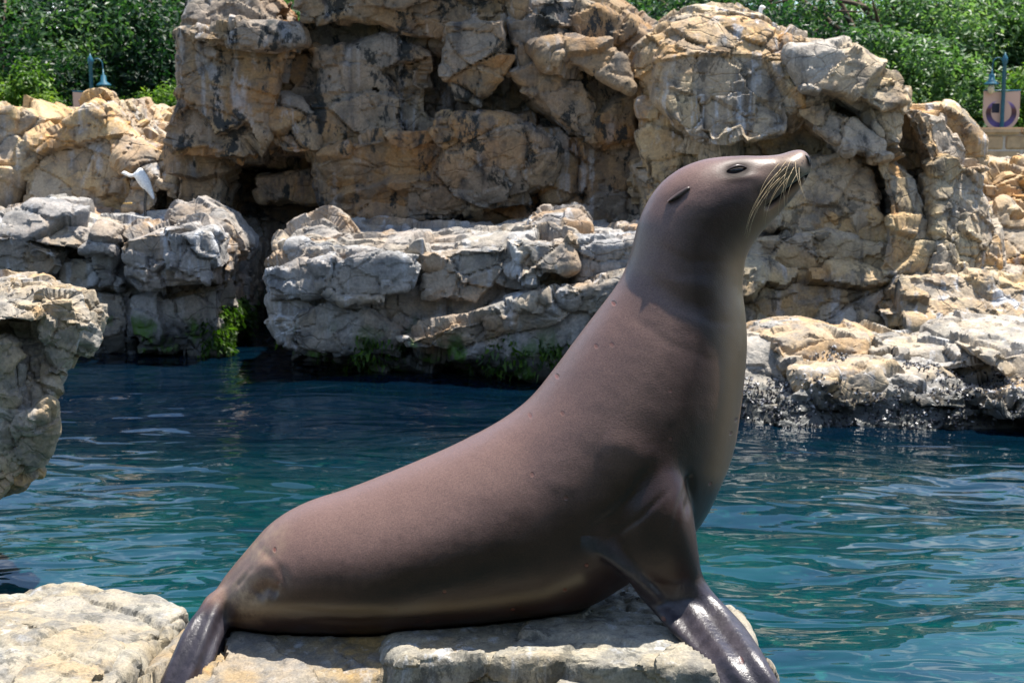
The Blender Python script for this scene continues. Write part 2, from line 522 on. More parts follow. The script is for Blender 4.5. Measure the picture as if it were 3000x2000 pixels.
# ------------------------------------------------------------------ background rocks
REF[:] = [12.6, 0.7]
rock('main_cliff', 'tall ochre cliff streaked black, with a dark cave low in its corner', [
    S([(520, 60), (860, 60), (900, -120), (1500, -150), (1800, -40), (1960, 110), (1960, 680), (930, 680), (920, 470), (560, 470), (500, 440)], 12.6, 15, ch=0.2),
    S([(470, 430), (960, 430), (960, 700), (470, 700)], 13.5, 15),
    S([(470, 600), (1980, 600), (1980, 1060), (470, 1060)], 13.3, 14.8)],
    [SB([(870, -160), (1480, -170), (1500, 20), (1530, 100), (1480, 165), (1380, 150), (1180, 115), (1000, 45), (870, 60)], 11.95, 13.2, tz=-0.35, ch=0.15),
     SB([(508, 92), (600, 72), (840, 78), (868, 115), (815, 250), (785, 400), (715, 455), (560, 440), (498, 445), (520, 250)], 12.0, 13.4, tz=0.08, ch=0.13),
     SB([(535, 82), (700, 72), (865, 72), (885, 120), (800, 150), (690, 130), (555, 118)], 11.75, 13.2, tz=0.5, ch=0.1),
     SB([(552, -30), (815, -15), (835, 72), (545, 80)], 12.7, 14.5, tz=0.5),
     SB([(925, 150), (1150, 100), (1260, 150), (1255, 330), (1300, 345), (1560, 330), (1580, 620), (1200, 655), (960, 645), (925, 560)], 12.2, 13.4, ch=0.15),
     SB([(918, 450), (1000, 420), (1300, 345), (1480, 345), (1630, 420), (1645, 560), (1400, 640), (1000, 650), (930, 590)], 11.95, 13.4, tz=-0.45, ch=0.2),
     SB([(1290, 60), (1480, 50), (1490, 170), (1420, 275), (1290, 245)], 11.75, 13, tz=-0.25, ch=0.1),
     SB([(1315, 225), (1420, 225), (1410, 315), (1330, 300)], 11.95, 13, tz=-0.2, ch=0.08),
     SB([(1500, -60), (1640, -30), (1810, 40), (1960, 120), (1915, 250), (1860, 330), (1865, 420), (1750, 440), (1600, 330), (1500, 200)], 12.05, 13.4, tx=0.25, tz=0.1, ch=0.14),
     SB([(1560, 130), (1680, 118), (1820, 165), (1855, 270), (1790, 240), (1700, 190), (1600, 180)], 11.7, 13, tz=0.6, ch=0.09),
     SB([(1560, 330), (1880, 300), (1965, 420), (1965, 660), (1600, 660)], 12.4, 13.6),
     SB([(790, 270), (880, 280), (925, 330), (925, 450), (800, 445), (770, 400)], 12.1, 13.2, tz=0.3, ch=0.1),
     SB([(500, 430), (630, 450), (670, 540), (655, 660), (495, 660)], 12.5, 14, tz=0.2, ch=0.15),
     SB([(740, 520), (930, 515), (945, 590), (760, 585)], 12.75, 14, tz=-0.2, ch=0.1)],
    M_cliff, 0.017, 11)

REF[:] = [11.9, 0.65]
rock('sloping_cliff', 'tan cliff with pale streaks sloping down behind the sea lion', [
    S([(1880, 150), (1930, 60), (2050, 8), (2200, 15), (2350, 100), (2500, 150), (2640, 235), (2665, 330), (2800, 322), (2890, 420), (2890, 560), (2940, 700), (3000, 900), (2180, 900), (1880, 720)], 11.9, 14, ch=0.15),
    S([(2100, 780), (3150, 830), (3150, 1010), (2100, 1010)], 11.1, 13.5, tz=0.25),
    S([(1840, 620), (2350, 740), (2400, 1120), (1840, 1120)], 12.1, 13.7)],
    [SB([(1955, 120), (2055, 18), (2195, 22), (2335, 105), (2310, 240), (2345, 300), (2300, 400), (2100, 440), (2000, 420), (1935, 300)], 11.35, 12.6, tz=0.42, ch=0.14),
     SB([(1880, 300), (2010, 330), (2110, 430), (2080, 640), (1880, 660)], 11.7, 13, tx=-0.1),
     SB([(2335, 150), (2500, 150), (2640, 238), (2668, 300), (2580, 330), (2480, 275), (2350, 260)], 10.95, 12.6, tz=0.6, ch=0.12),
     SB([(2320, 275), (2420, 285), (2600, 420), (2590, 455), (2480, 445), (2335, 340)], 11.05, 12.4, tz=0.5, tx=-0.1, ch=0.1),
     SB([(2560, 310), (2665, 285), (2655, 420), (2725, 500), (2745, 640), (2705, 810), (2560, 810), (2600, 600), (2555, 470)], 11.0, 12.5, tx=0.5, tz=0.25, ch=0.14),
     SB([(2660, 322), (2800, 318), (2892, 425), (2892, 560), (2950, 720), (2970, 860), (2700, 840), (2720, 500)], 11.3, 12.8, tx=0.55, tz=0.25, ch=0.16),
     SB([(2235, 455), (2480, 450), (2565, 500), (2565, 640), (2400, 700), (2250, 650)], 11.15, 12.4, ch=0.12, tz=0.3),
     SB([(2350, 620), (2560, 600), (2640, 700), (2620, 800), (2380, 800)], 11.05, 12.4, ch=0.12, tz=-0.1),
     SB([(2150, 690), (2420, 670), (2760, 770), (2700, 825), (2180, 820)], 10.95, 12.4, tz=-0.3, ch=0.1),
     SB([(2560, 860), (2900, 800), (3150, 860), (3150, 990), (2560, 960)], 10.5, 12, tz=0.9, ch=0.14)],
    M_right, 0.016, 31)

REF[:] = [10.1, 0.55]
o_ledge, ms_ledge = rock('waterside_ledge_rock', 'long grey flat topped ledge rock overhanging the water below the main cliff', [
    S([(790, 770), (835, 715), (960, 700), (1000, 722), (1500, 706), (1700, 700), (1900, 706), (1950, 1130), (1500, 1110), (1150, 1080), (950, 1050), (800, 1000), (775, 900), (765, 830)], 10.1, 12.9, ch=0.14),
    S([(850, 960), (1950, 960), (1950, 1240), (850, 1220)], 10.7, 12.5)],
    [SB([(768, 790), (880, 722), (1060, 726), (1080, 830), (900, 870), (790, 880)], 9.75, 11.5, ch=0.12, tz=0.15),
     SB([(905, 770), (1070, 735), (1235, 745), (1205, 860), (1000, 905), (930, 862)], 9.62, 11, ch=0.1, tz=0.1),
     SB([(1215, 735), (1490, 705), (1505, 800), (1400, 900), (1235, 880)], 9.8, 11, ch=0.12),
     SB([(1480, 700), (1680, 706), (1695, 790), (1560, 805), (1485, 775)], 9.6, 11.4, ch=0.09, tz=0.2),
     SB([(1680, 706), (1920, 708), (1920, 870), (1700, 860)], 9.75, 11.4, ch=0.1),
     SB([(1150, 990), (1400, 930), (1650, 840), (1880, 800), (1900, 1130), (1560, 1112), (1420, 1066), (1170, 1040)], 9.55, 11, tz=-0.25, ch=0.14),
     SB([(785, 872), (960, 880), (1185, 965), (1180, 1064), (960, 1052), (808, 1008)], 9.85, 11, ch=0.1),
     SB([(1550, 655), (1600, 628), (1700, 620), (1730, 655), (1720, 680), (1560, 682)], 11.2, 12.4, ch=0.06, tz=0.6),
     SB([(795, 720), (860, 668), (940, 640), (985, 668), (1015, 705), (1000, 730), (800, 740)], 10.7, 12.4, ch=0.08, tz=0.8)],
    M_ledge, 0.0145, 51, cells=[(0.62, 0.026, 0.16, 0.034, 0.016, (1.3, 1.0, 0.7), (0.1, 0.16, 0.3)),
          (0.24, 0.012, 0.17, 0.020, 0.028, (1.3, 1.0, 0.8), (0.1, -0.25, 0.2)),
          (0.10, 0.005, 0.15, 0.005, 0.05, (1.3, 1.0, 0.8), (0.2, 0.2, 0.5))])

REF[:] = [11.3, 0.75]
o_left, ms_left = rock('blocky_shore_rock', 'blocky grey shore rock with jutting cube beside the cave', [
    S([(-250, 650), (60, 640), (350, 655), (500, 655), (610, 690), (655, 760), (660, 1120), (-250, 1120)], 11.3, 13.4, ch=0.14),
    S([(-250, 960), (660, 960), (660, 1160), (-250, 1160)], 11.5, 13)],
    [SB([(-80, 690), (-10, 625), (80, 608), (200, 640), (335, 690), (345, 745), (170, 725), (60, 700)], 10.75, 12.6, tz=0.7, tx=0.1, ch=0.1),
     SB([(-60, 690), (50, 680), (175, 735), (180, 790), (120, 850), (-60, 860)], 10.65, 12, tz=-0.3, ch=0.1),
     SB([(345, 700), (430, 668), (560, 650), (625, 690), (628, 835), (540, 855), (390, 885), (345, 825)], 10.55, 12.2, ch=0.1, tx=0.05),
     SB([(495, 700), (610, 680), (628, 720), (625, 825), (560, 832), (500, 822)], 10.38, 12, ch=0.08),
     SB([(375, 880), (560, 845), (650, 830), (660, 1050), (400, 1040)], 10.85, 12, tz=0.12, ch=0.12),
     SB([(500, 610), (560, 590), (640, 640), (690, 720), (690, 790), (600, 730), (480, 690)], 11.1, 13, tz=0.9, ch=0.08),
     SB([(150, 760), (345, 740), (345, 850), (160, 860)], 10.95, 12, ch=0.1),
     SB([(180, 860), (380, 850), (385, 1050), (180, 1040)], 11.05, 12, ch=0.08)],
    M_ledge, 0.0155, 71)

REF[:] = [14.0, 0.8]
rock('peaked_rock', 'sunlit yellow peaked rock with a pale ridge behind the white egret', [
    S([(-200, 330), (-50, 320), (60, 315), (130, 360), (175, 385), (245, 278), (288, 272), (330, 362), (400, 430), (540, 480), (540, 660), (-200, 660)], 14, 16, ch=0.12)],
    [SB([(30, 440), (130, 385), (255, 296), (300, 330), (350, 440), (400, 480), (400, 640), (50, 640)], 13.45, 15, tz=0.1, tx=-0.1, ch=0.1),
     SB([(285, 300), (315, 330), (380, 420), (530, 470), (530, 560), (420, 520), (330, 440)], 13.25, 15, tz=0.6, ch=0.08),
     SB([(-200, 320), (60, 312), (140, 345), (70, 450), (30, 600), (-200, 620)], 13.7, 15.2, tz=0.2, ch=0.1),
     SB([(370, 470), (450, 480), (460, 620), (360, 620)], 13.1, 14.4, tz=0.2, ch=0.08)],
    M_peak, 0.018, 91)

rock('rounded_back_rock', 'low rounded tan rock between the yellow peak and the tall cliff', [
    S([(320, 330), (360, 312), (430, 308), (470, 345), (540, 352), (560, 500), (340, 470)], 15.6, 17.2, tz=0.4, ch=0.12)], [], M_peak, 0.02, 97)

rock('far_bank_rock', 'yellow bank rock below the masonry wall', [
    S([(2880, 530), (2950, 480), (3150, 470), (3150, 900), (2900, 900)], 13.6, 15.2, tz=0.2, ch=0.12)],
    [SB([(2890, 620), (2960, 600), (3050, 700), (3120, 860), (2930, 860)], 12.6, 14, tz=0.4, ch=0.12),
     SB([(2960, 560), (3120, 540), (3120, 660), (2970, 650)], 13.2, 14.4, ch=0.1)],
    M_peak, 0.018, 111)

REF[:] = [0.0, 1.0]
o_muss, ms_muss = rock('mussel_crusted_rock', 'low bleached rock with mussels crusted along its waterline', [
    S([(2130, 1030), (2270, 995), (2440, 985), (2600, 1010), (2800, 1010), (3000, 995), (3250, 975), (3250, 1320), (2180, 1300)], 8.9, 9.75, tz=0.9, ch=0.1, bx=0.2),
    S([(2180, 1160), (2330, 1130), (2700, 1150), (3250, 1170), (3250, 1340), (2180, 1310)], 8.35, 9.5, tz=0.5, ch=0.1, bx=0.2)],
    [SB([(2250, 1010), (2390, 975), (2560, 1000), (2540, 1050), (2420, 1090), (2300, 1100)], 8.8, 9.5, tz=1.0, ch=0.08),
     SB([(2540, 1025), (2790, 1000), (3000, 1010), (2960, 1070), (2700, 1090), (2580, 1080)], 8.8, 9.5, tz=1.0, ch=0.08),
     SB([(2860, 1030), (3200, 1000), (3200, 1150), (2950, 1140)], 8.5, 10.5, tz=0.6, ch=0.1),
     SB([(2340, 1100), (2650, 1090), (2850, 1140), (2840, 1200), (2400, 1190)], 8.35, 10, tz=0.8, ch=0.09),
     SB([(2870, 1170), (3200, 1130), (3200, 1230), (2900, 1230)], 8.15, 9.6, tz=0.4, ch=0.08)],
    M_pale, 0.0135, 131)

REF[:] = [5.3, 0.45]
o_mid, ms_mid = rock('overhanging_boulder', 'pale boulder with ochre belly overhanging the pool beside blue ripples', [
    S([(-420, 890), (-98, 868), (22, 862), (152, 862), (210, 880), (228, 940), (217, 1040), (177, 1110), (160, 1230), (127, 1330), (17, 1430), (-68, 1470), (-420, 1500)], 5.3, 6.3, ch=0.09, tx=0.1, tz=0.38, bx=-0.55),
    S([(-900, 1000), (-260, 1000), (-260, 1900), (-900, 1900)], 5.4, 6.4, bx=-0.5)],
    [SB([(-250, 1000), (22, 985), (77, 1080), (57, 1230), (-250, 1270)], 5.12, 6, tz=-0.2, ch=0.08, bx=-0.4),
     SB([(112, 870), (212, 865), (242, 930), (227, 1050), (152, 1140), (112, 1040)], 5.15, 6, ch=0.05, bx=-0.4),
     SB([(-18, 1260), (152, 1180), (167, 1260), (142, 1330), (32, 1440), (-98, 1460)], 5.12, 6, tz=-0.3, ch=0.06, bx=-0.4),
     SB([(-300, 890), (22, 880), (167, 885), (112, 935), (-300, 960)], 5.05, 6.0, tz=1.2, ch=0.05, bx=-0.4)],
    M_boulder, 0.0085, 151, cells=[(0.36, 0.014, 0.16, 0.014, 0.018, (1.2, 1.0, 0.8), (0.1, 0.5, 0.3)),
          (0.14, 0.006, 0.16, 0.010, 0.03, (1.3, 1.0, 0.8), (0.1, -0.4, 0.2)),
          (0.05, 0.003, 0.18, 0.003, 0.06, (1.3, 1.0, 0.8), (0.2, 0.3, 0.5))])

# ------------------------------------------------------------------ near rocks under the sea lion
NEARC = [(0.26, 0.005, 0.08, 0.008, 0.03, (1.3, 1.0, 0.9), (0.1, 0.1, 0.5)),
         (0.085, 0.002, 0.08, 0.003, 0.05, (1.3, 1.0, 0.9), (0.1, 0.2, 0.2)),
         (0.03, 0.0012, 0.08, 0.001, 0.10, (1.3, 1.0, 0.9), (0.2, 0.1, 0.5))]
def q2(px, py, z): p = Q(px, py, z); return (p[0], p[1])
kw = dict(cells=NEARC, warp=0.03, sm=8, fb=(0.010, 4.0))
o_n1, ms_n1 = rock('pitted_foreground_rock', 'pale pitted foreground rock left of the hind flippers', [
    plan_geo([q2(-500, 1760, .47), q2(0, 1738, .47), q2(130, 1716, .47), q2(250, 1706, .47), q2(330, 1726, .47), q2(480, 1742, .47), (-0.84, 3.60), (-0.88, 3.30), (-0.88, 2.4), (-2.4, 2.4)], .48, -0.4, ch=0.05, tilt=(0, -0.02), flare=1.02)],
    [plan_geo([(-1.35, 3.25), (-1.02, 3.40), (-0.92, 3.30), (-0.95, 2.9), (-1.3, 2.8)], .505, .2, ch=0.03, tilt=(-0.08, 0.05)),
     plan_geo([(-1.9, 3.2), (-1.42, 3.3), (-1.36, 3.0), (-1.5, 2.7), (-1.9, 2.7)], .49, .2, ch=0.03, tilt=(0.05, 0.0))],
    M_near, 0.0065, 171, **kw)
o_n2, ms_n2 = rock('striped_foreground_rock', 'grey and ochre striped rock face below the hind flippers', [
    plan_geo([(-0.86, 3.52), (-0.2, 3.62), (-0.2, 3.18), (-0.5, 3.10), (-0.92, 3.12)], .475, -0.4, ch=0.05, flare=1.02, tilt=(0.03, 0.16)),
    plan_geo([(-0.92, 3.5), (-0.2, 3.5), (-0.2, 3.03), (-0.92, 2.98)], .36, -0.4, ch=0.1)],
    [], M_near2, 0.0065, 181, **kw)
o_n3, ms_n3 = rock('foreground_slab', 'flat pale slab carrying the chest and front flippers of the sea lion', [
    plan_geo([(-0.32, 3.22), (-0.30, 3.75), (0.20, 3.78), (0.42, 3.66), q2(2125, 1775, .55), q2(2200, 1830, .55), q2(2262, 1920, .55), q2(2300, 2010, .54), (0.57, 2.93), (0.42, 2.96), (0.27, 3.02), (0.1, 3.07), (-0.1, 3.09), (-0.28, 3.12)], .548, .30, ch=0.045, tilt=(0.05, 0.0)),
    plan_geo([(-0.28, 3.2), (-0.28, 3.7), (0.45, 3.6), (0.52, 3.3), (0.55, 2.9), (0.2, 2.95), (-0.2, 3.0)], .42, -0.4, ch=0.05)],
    [plan_geo([(-0.30, 3.08), (-0.24, 3.16), (0.05, 3.12), (0.22, 3.05), (0.20, 2.95), (-0.08, 2.98)], .470, .2, ch=0.04, tilt=(0.02, 0.1))],
    M_near, 0.0065, 191, **kw)
print('rocks', time.time() - T0)

# ------------------------------------------------------------------ sea lion
OV = 3000.0 / 2352.0
SY = 3.45          # distance of the body's middle plane

def spline(A, m):
    """Catmull-Rom through rows of A, m samples per span"""
    A = np.asarray(A, float); n = len(A)
    ext = np.vstack([2 * A[0] - A[1], A, 2 * A[-1] - A[-2]])
    out = []
    for i in range(n - 1):
        p0, p1, p2, p3 = ext[i], ext[i + 1], ext[i + 2], ext[i + 3]
        for k in range(m):
            t = k / m
            out.append(0.5 * ((2 * p1) + (-p0 + p2) * t + (2 * p0 - 5 * p1 + 4 * p2 - p3) * t * t + (-p0 + 3 * p1 - 3 * p2 + p3) * t ** 3))
    out.append(A[-1])
    return np.array(out)

def loft(rings):
    """rings: (n, m, 3) closed tube with fan caps"""
    n, m, _ = rings.shape
    V = np.concatenate([rings.reshape(-1, 3), rings[0].mean(0)[None], rings[-1].mean(0)[None]])
    F = []
    for i in range(n - 1):
        for j in range(m):
            k = (j + 1) % m
            F.append([i * m + j, i * m + k, (i + 1) * m + k, (i + 1) * m + j])
    a, b = n * m, n * m + 1
    for j in range(m):
        k = (j + 1) % m
        F.append([a, k, j]); F.append([b, (n - 1) * m + j, (n - 1) * m + k])
    return V, F

body_st = [  # back outline, belly outline (picture sketch units), half width, fullness bias (+ wide at top)
    (470, 1382, 490, 1420, .020, 0), (490, 1362, 512, 1430, .045, 0), (520, 1318, 545, 1438, .085, 0), (570, 1258, 600, 1442, .125, -.05),
    (625, 1200, 660, 1443, .155, -.08), (700, 1157, 740, 1444, .180, -.1), (800, 1124, 840, 1442, .205, -.12),
    (900, 1085, 940, 1436, .220, -.12), (1000, 1043, 1050, 1424, .230, -.12), (1100, 995, 1180, 1408, .238, -.12),
    (1175, 950, 1330, 1388, .243, -.12), (1222, 910, 1440, 1330, .245, -.1), (1265, 858, 1540, 1265, .240, -.08),
    (1310, 797, 1604, 1203, .228, -.05), (1352, 741, 1652, 1115, .210, -.03), (1390, 692, 1684, 1030, .190, 0),
    (1420, 650, 1702, 920, .168, 0), (1437, 616, 1714, 810, .148, 0), (1448, 585, 1712, 730, .134, 0),
    (1456, 552, 1705, 660, .124, 0), (1465, 515, 1711, 600, .117, 0), (1482, 474, 1726, 563, .110, 0),
    (1510, 430, 1748, 534, .104, .02), (1550, 395, 1770, 511, .098, .05), (1594, 373, 1790, 491, .090, .1),
    (1642, 362, 1806, 474, .079, .15), (1698, 358, 1822, 456, .066, .2), (1748, 358, 1836, 438, .057, .25),
    (1790, 355, 1846, 424, .053, .25), (1818, 347, 1853, 413, .049, .2), (1838, 344, 1859, 402, .041, .1),
    (1852, 350, 1862, 392, .028, 0), (1860, 364, 1863, 380, .012, 0)]
st = spline(body_st, 9)
st[0, :] = body_st[0]
mseg = 72
th = np.linspace(0, 2 * np.pi, mseg, endpoint=False)
rings = []
for a in st:
    Tp = P(a[0] * OV, a[1] * OV, SY); Bp = P(a[2] * OV, a[3] * OV, SY)
    c = (Tp + Bp) / 2; u = (Tp - Bp) / 2
    ct, sn = np.cos(th), np.sin(th)
    wd = a[4] * (1 + a[5] * ct)
    r = c[None] + u[None] * ct[:, None] + np.array([0, 1.0, 0])[None] * (wd * sn)[:, None]
    rings.append(r)
parts = [loft(np.array(rings))]

def blade(stn, m=8, seg=28, mirror=False, bow=0.0):
    """flat limb: leading edge, trailing edge, distance, half thickness"""
    s = spline(stn, m); rr = []
    t = np.linspace(0, 2 * np.pi, seg, endpoint=False)
    cs = []
    for a in s:
        L = P(a[0] * OV, a[1] * OV, a[4]); K = P(a[2] * OV, a[3] * OV, a[5])
        if mirror:
            L = L * np.array([1, -1, 1]) + np.array([0, 2 * SY, 0]); K = K * np.array([1, -1, 1]) + np.array([0, 2 * SY, 0])
        cs.append((L, K))
    ctr = np.array([(L + K) / 2 for L, K in cs])
    tang = np.gradient(ctr, axis=0)
    for i, (L, K) in enumerate(cs):
        u = (L - K) / 2
        nrm = np.cross(tang[i], u); nrm /= np.linalg.norm(nrm) + 1e-9
        thk = s[i][6]
        prof = np.abs(np.sin(t)) ** 0.8 * np.sign(np.sin(t)) * (1.0 + 0.35 * np.cos(t))
        rr.append(ctr[i] + u[None] * np.cos(t)[:, None] + nrm[None] * (thk * prof)[:, None])
    return loft(np.array(rr))

near_arm = [  # lead x,y  trail x,y   lead distance, trail distance, half thickness
    (1530, 1000, 1420, 1030, 3.42, 3.42, .085), (1568, 1085, 1392, 1110, 3.325, 3.34, .100), (1588, 1150, 1385, 1185, 3.265, 3.28, .085),
    (1598, 1210, 1378, 1238, 3.245, 3.26, .070), (1606, 1275, 1392, 1282, 3.245, 3.25, .055), (1619, 1330, 1438, 1326, 3.25, 3.26, .043),
    (1660, 1384, 1472, 1378, 3.225, 3.255, .032), (1706, 1430, 1522, 1432, 3.17, 3.19, .025), (1740, 1476, 1580, 1482, 3.08, 3.10, .021),
    (1768, 1522, 1626, 1526, 3.00, 3.01, .019), (1792, 1575, 1648, 1575, 2.955, 2.965, .017), (1812, 1650, 1664, 1650, 2.92, 2.93, .015), (1800, 1760, 1700, 1760, 2.88, 2.88, .010), (1790, 1840, 1740, 1840, 2.85, 2.85, .006)]
parts.append(blade(near_arm))
# web from the arm pit running into the trailing edge
parts.append(blade([(1420, 1215, 1342, 1236, 3.235, 3.235, .022), (1440, 1265, 1350, 1262, 3.222, 3.22, .020), (1470, 1310, 1390, 1287, 3.22, 3.215, .018), (1520, 1360, 1434, 1324, 3.225, 3.225, .016), (1560, 1400, 1474, 1374, 3.235, 3.25, .015), (1600, 1430, 1520, 1416, 3.19, 3.20, .012)]))
far_arm = [(1545, 1040, 1420, 1060, 3.34, 3.36, .085), (1572, 1095, 1392, 1120, 3.285, 3.31, .090), (1585, 1150, 1385, 1185, 3.255, 3.28, .085),
    (1580, 1210, 1378, 1238, 3.235, 3.25, .070), (1570, 1275, 1392, 1282, 3.225, 3.24, .053), (1560, 1345, 1418, 1342, 3.215, 3.22, .040),
    (1555, 1420, 1430, 1415, 3.20, 3.20, .028), (1550, 1470, 1440, 1440, 3.16, 3.16, .022), (1540, 1500, 1440, 1450, 3.08, 3.08, .018), (1500, 1500, 1440, 1460, 3.02, 3.02, .010)]
parts.append(blade(far_arm, mirror=True))
hind = [(505, 1350, 545, 1425, 3.42, 3.42, .050), (482, 1362, 535, 1430, 3.40, 3.40, .046), (462, 1390, 525, 1440, 3.375, 3.375, .040), (440, 1425, 517, 1455, 3.345, 3.345, .034),
        (418, 1465, 505, 1480, 3.31, 3.31, .030), (394, 1515, 488, 1525, 3.27, 3.27, .026), (366, 1575, 466, 1578, 3.23, 3.23, .022), (330, 1660, 450, 1660, 3.19, 3.19, .018), (300, 1760, 430, 1770, 3.15, 3.15, .014), (310, 1830, 380, 1840, 3.13, 3.13, .008)]
parts.append(blade(hind))
hind2 = [(505, 1350, 545, 1425, 3.50, 3.50, .050), (492, 1375, 540, 1435, 3.50, 3.50, .044), (480, 1410, 540, 1450, 3.47, 3.47, .036), (470, 1440, 540, 1470, 3.42, 3.42, .030), (455, 1480, 525, 1500, 3.37, 3.37, .026),
         (430, 1540, 500, 1550, 3.31, 3.31, .022), (410, 1620, 480, 1625, 3.26, 3.26, .018), (400, 1720, 460, 1725, 3.20, 3.20, .010)]
parts.append(blade(hind2))
VV, FF = join_geo(parts)
lion_me = voxel(fix_mesh(VV, FF), 0.0042)
V = get_v(lion_me); E = get_e(lion_me)
V = smooth_v(V, E, 10, 0.5)
# the head keeps more shape, the trunk gets extra smoothing where the limbs merge
px, py = project(V)
ox, oy = px / OV, py / OV
V2 = smooth_v(V, E, 45, 0.5)
blend = np.exp(-(((ox - 1480) / 150) ** 2 + ((oy - 1130) / 150) ** 2)) + np.exp(-(((ox - 530) / 60) ** 2 + ((oy - 1390) / 60) ** 2))
blend = np.clip(blend * 1.3, 0, 1)[:, None]
V = V * (1 - blend) + V2 * blend
set_v(lion_me, V)
N = get_n(lion_me)

def side_px(V):
    """sketch coordinates with both sides folded onto the near one"""
    W = V.copy(); W[:, 1] = SY - np.abs(V[:, 1] - SY)
    a, b = project(W)
    return a / OV, b / OV

def seg_dist(x, y, pts):
    best = np.full(len(x), 1e9); tt = np.zeros(len(x))
    for i in range(len(pts) - 1):
        ax, ay = pts[i]; bx, by = pts[i + 1]
        dx, dy = bx - ax, by - ay
        t = np.clip(((x - ax) * dx + (y - ay) * dy) / (dx * dx + dy * dy), 0, 1)
        d = np.hypot(x - ax - t * dx, y - ay - t * dy)
        m = d < best
        best = np.where(m, d, best); tt = np.where(m, (i + t) / (len(pts) - 1), tt)
    return best, tt

sx, sy = side_px(V)
lat = np.abs(V[:, 1] - SY)
def gs(x0, y0, rx, ry=None, ang=0):
    ry = ry or rx
    ca, sa = math.cos(ang), math.sin(ang)
    u = (sx - x0) * ca + (sy - y0) * sa; v = -(sx - x0) * sa + (sy - y0) * ca
    return np.exp(-(u / rx) ** 2 - (v / ry) ** 2)
d = np.zeros(len(V))
head = (sx > 1440) & (sy < 660)
sidef = np.clip(np.abs(N[:, 1]) * 1.6, 0, 1) * head
# eye socket, brow and the fold below the eye
d += sidef * (-0.0055 * gs(1700, 386, 36, 20, -0.25) + 0.0035 * gs(1686, 368, 42, 11, -0.15) + 0.0030 * gs(1702, 408, 40, 9, -0.12) - 0.004 * gs(1760, 392, 34, 20, 0.0))
# whisker pad, cheek, jaw
d += sidef * (0.0100 * gs(1822, 388, 30, 26) + 0.004 * gs(1620, 480, 70, 60) - 0.004 * gs(1745, 440, 30, 34))
mouth_pts = [(1866, 404), (1848, 409), (1828, 424), (1806, 444), (1786, 462), (1768, 474), (1756, 478)]
md, mt = seg_dist(sx, sy, mouth_pts)
mfade = np.clip((1.02 - mt) * 4, 0, 1) * head
d += -0.0125 * np.exp(-(md / 6.0) ** 2) * mfade * np.clip(lat / 0.008, 0, 1)
below = np.clip((sy - np.interp(sx, [p[0] for p in mouth_pts[::-1]], [p[1] for p in mouth_pts[::-1]])) / 8, -1, 1)
d += 0.003 * np.exp(-((md - 12) / 8) ** 2) * mfade * (below < 0) * sidef
d -= 0.004 * np.exp(-((md - 14) / 12) ** 2) * mfade * (below > 0) * sidef
# muzzle tip: nose pad dent under the nostrils
d -= 0.003 * gs(1862, 392, 8, 5) * head
# ear hollow
d -= 0.004 * sidef * gs(1555, 452, 26, 14, -0.6)
# skin folds on the neck and behind the fore flipper, hip, knee
trunk = np.clip(np.abs(N[:, 1]) * 1.5, 0, 1) * (V[:, 1] < SY)
for pts, w_, a_ in (([(1380, 1010), (1470, 1050), (1560, 1090)], 40, 0.006), ([(1583, 1088), (1588, 1120), (1580, 1180)], 9, -0.010), ([(1350, 1225), (1420, 1180), (1470, 1120)], 14, -0.0025),
                    ([(585, 1370), (610, 1350), (640, 1362)], 16, -0.012), ([(560, 1330), (600, 1300), (650, 1290)], 16, 0.004), ([(640, 1400), (760, 1412), (900, 1412)], 12, -0.005),
                    ([(520, 1340), (560, 1300), (600, 1240)], 7, -0.003), ([(540, 1350), (585, 1300)], 6, -0.003), ([(1480, 640), (1560, 690), (1640, 720)], 20, -0.003), ([(1470, 600), (1560, 650), (1650, 660)], 18, 0.002),
                    ([(1500, 560), (1580, 600), (1660, 600)], 10, -0.0009), ([(1470, 655), (1550, 705), (1640, 740), (1690, 740)], 10, -0.0010), ([(1440, 720), (1540, 790), (1650, 830)], 12, -0.0008),
                    ([(1585, 1095), (1560, 1160), (1545, 1230)], 8, -0.0028), ([(1360, 1215), (1440, 1150), (1500, 1060)], 9, -0.0026), ([(1400, 1235), (1470, 1190), (1530, 1130)], 7, -0.0022),
                    ([(700, 1425), (820, 1430), (960, 1422), (1100, 1408)], 7, -0.004), ([(590, 1250), (640, 1300), (660, 1350)], 10, -0.003)):
    dd, tt = seg_dist(sx, sy, pts)
    fade = np.clip(tt * 6, 0, 1) * np.clip((1 - tt) * 6, 0, 1)
    d += a_ * np.exp(-(dd / w_) ** 2) * trunk * (0.25 + 0.75 * fade)
# broad muscle relief
d += 0.004 * trunk * fbm(V * 4.0, 77, 2) * (sy > 640)
d += 0.0004 * fbm(V * 30.0, 79, 2)
# finger ridges on the fore flipper and hind flipper
fl_near = (sy > 1360) & (sx > 1480) & (V[:, 1] < 3.32)
ridge = np.sin((sx * 0.80 - (sy - 1400) * 0.58) * 0.115)
flip_n = np.clip((sy - 1350) / 60, 0, 1) * np.clip((sx - 1440) / 40, 0, 1) * (V[:, 1] < 3.34)
d += 0.0035 * ridge * flip_n
hind_n = np.clip((545 - sx + (sy - 1420) * -0.1) / 25, 0, 1) * np.clip((sy - 1375) / 40, 0, 1)
d += 0.004 * np.sin((sx + 0.42 * (sy - 1400)) * 0.13) * hind_n
V = V + N * d[:, None]
V = smooth_v(V, E, 2, 0.4)
set_v(lion_me, V)
lion_me.polygons.foreach_set('use_smooth', np.ones(len(lion_me.polygons), bool))
N = get_n(lion_me)
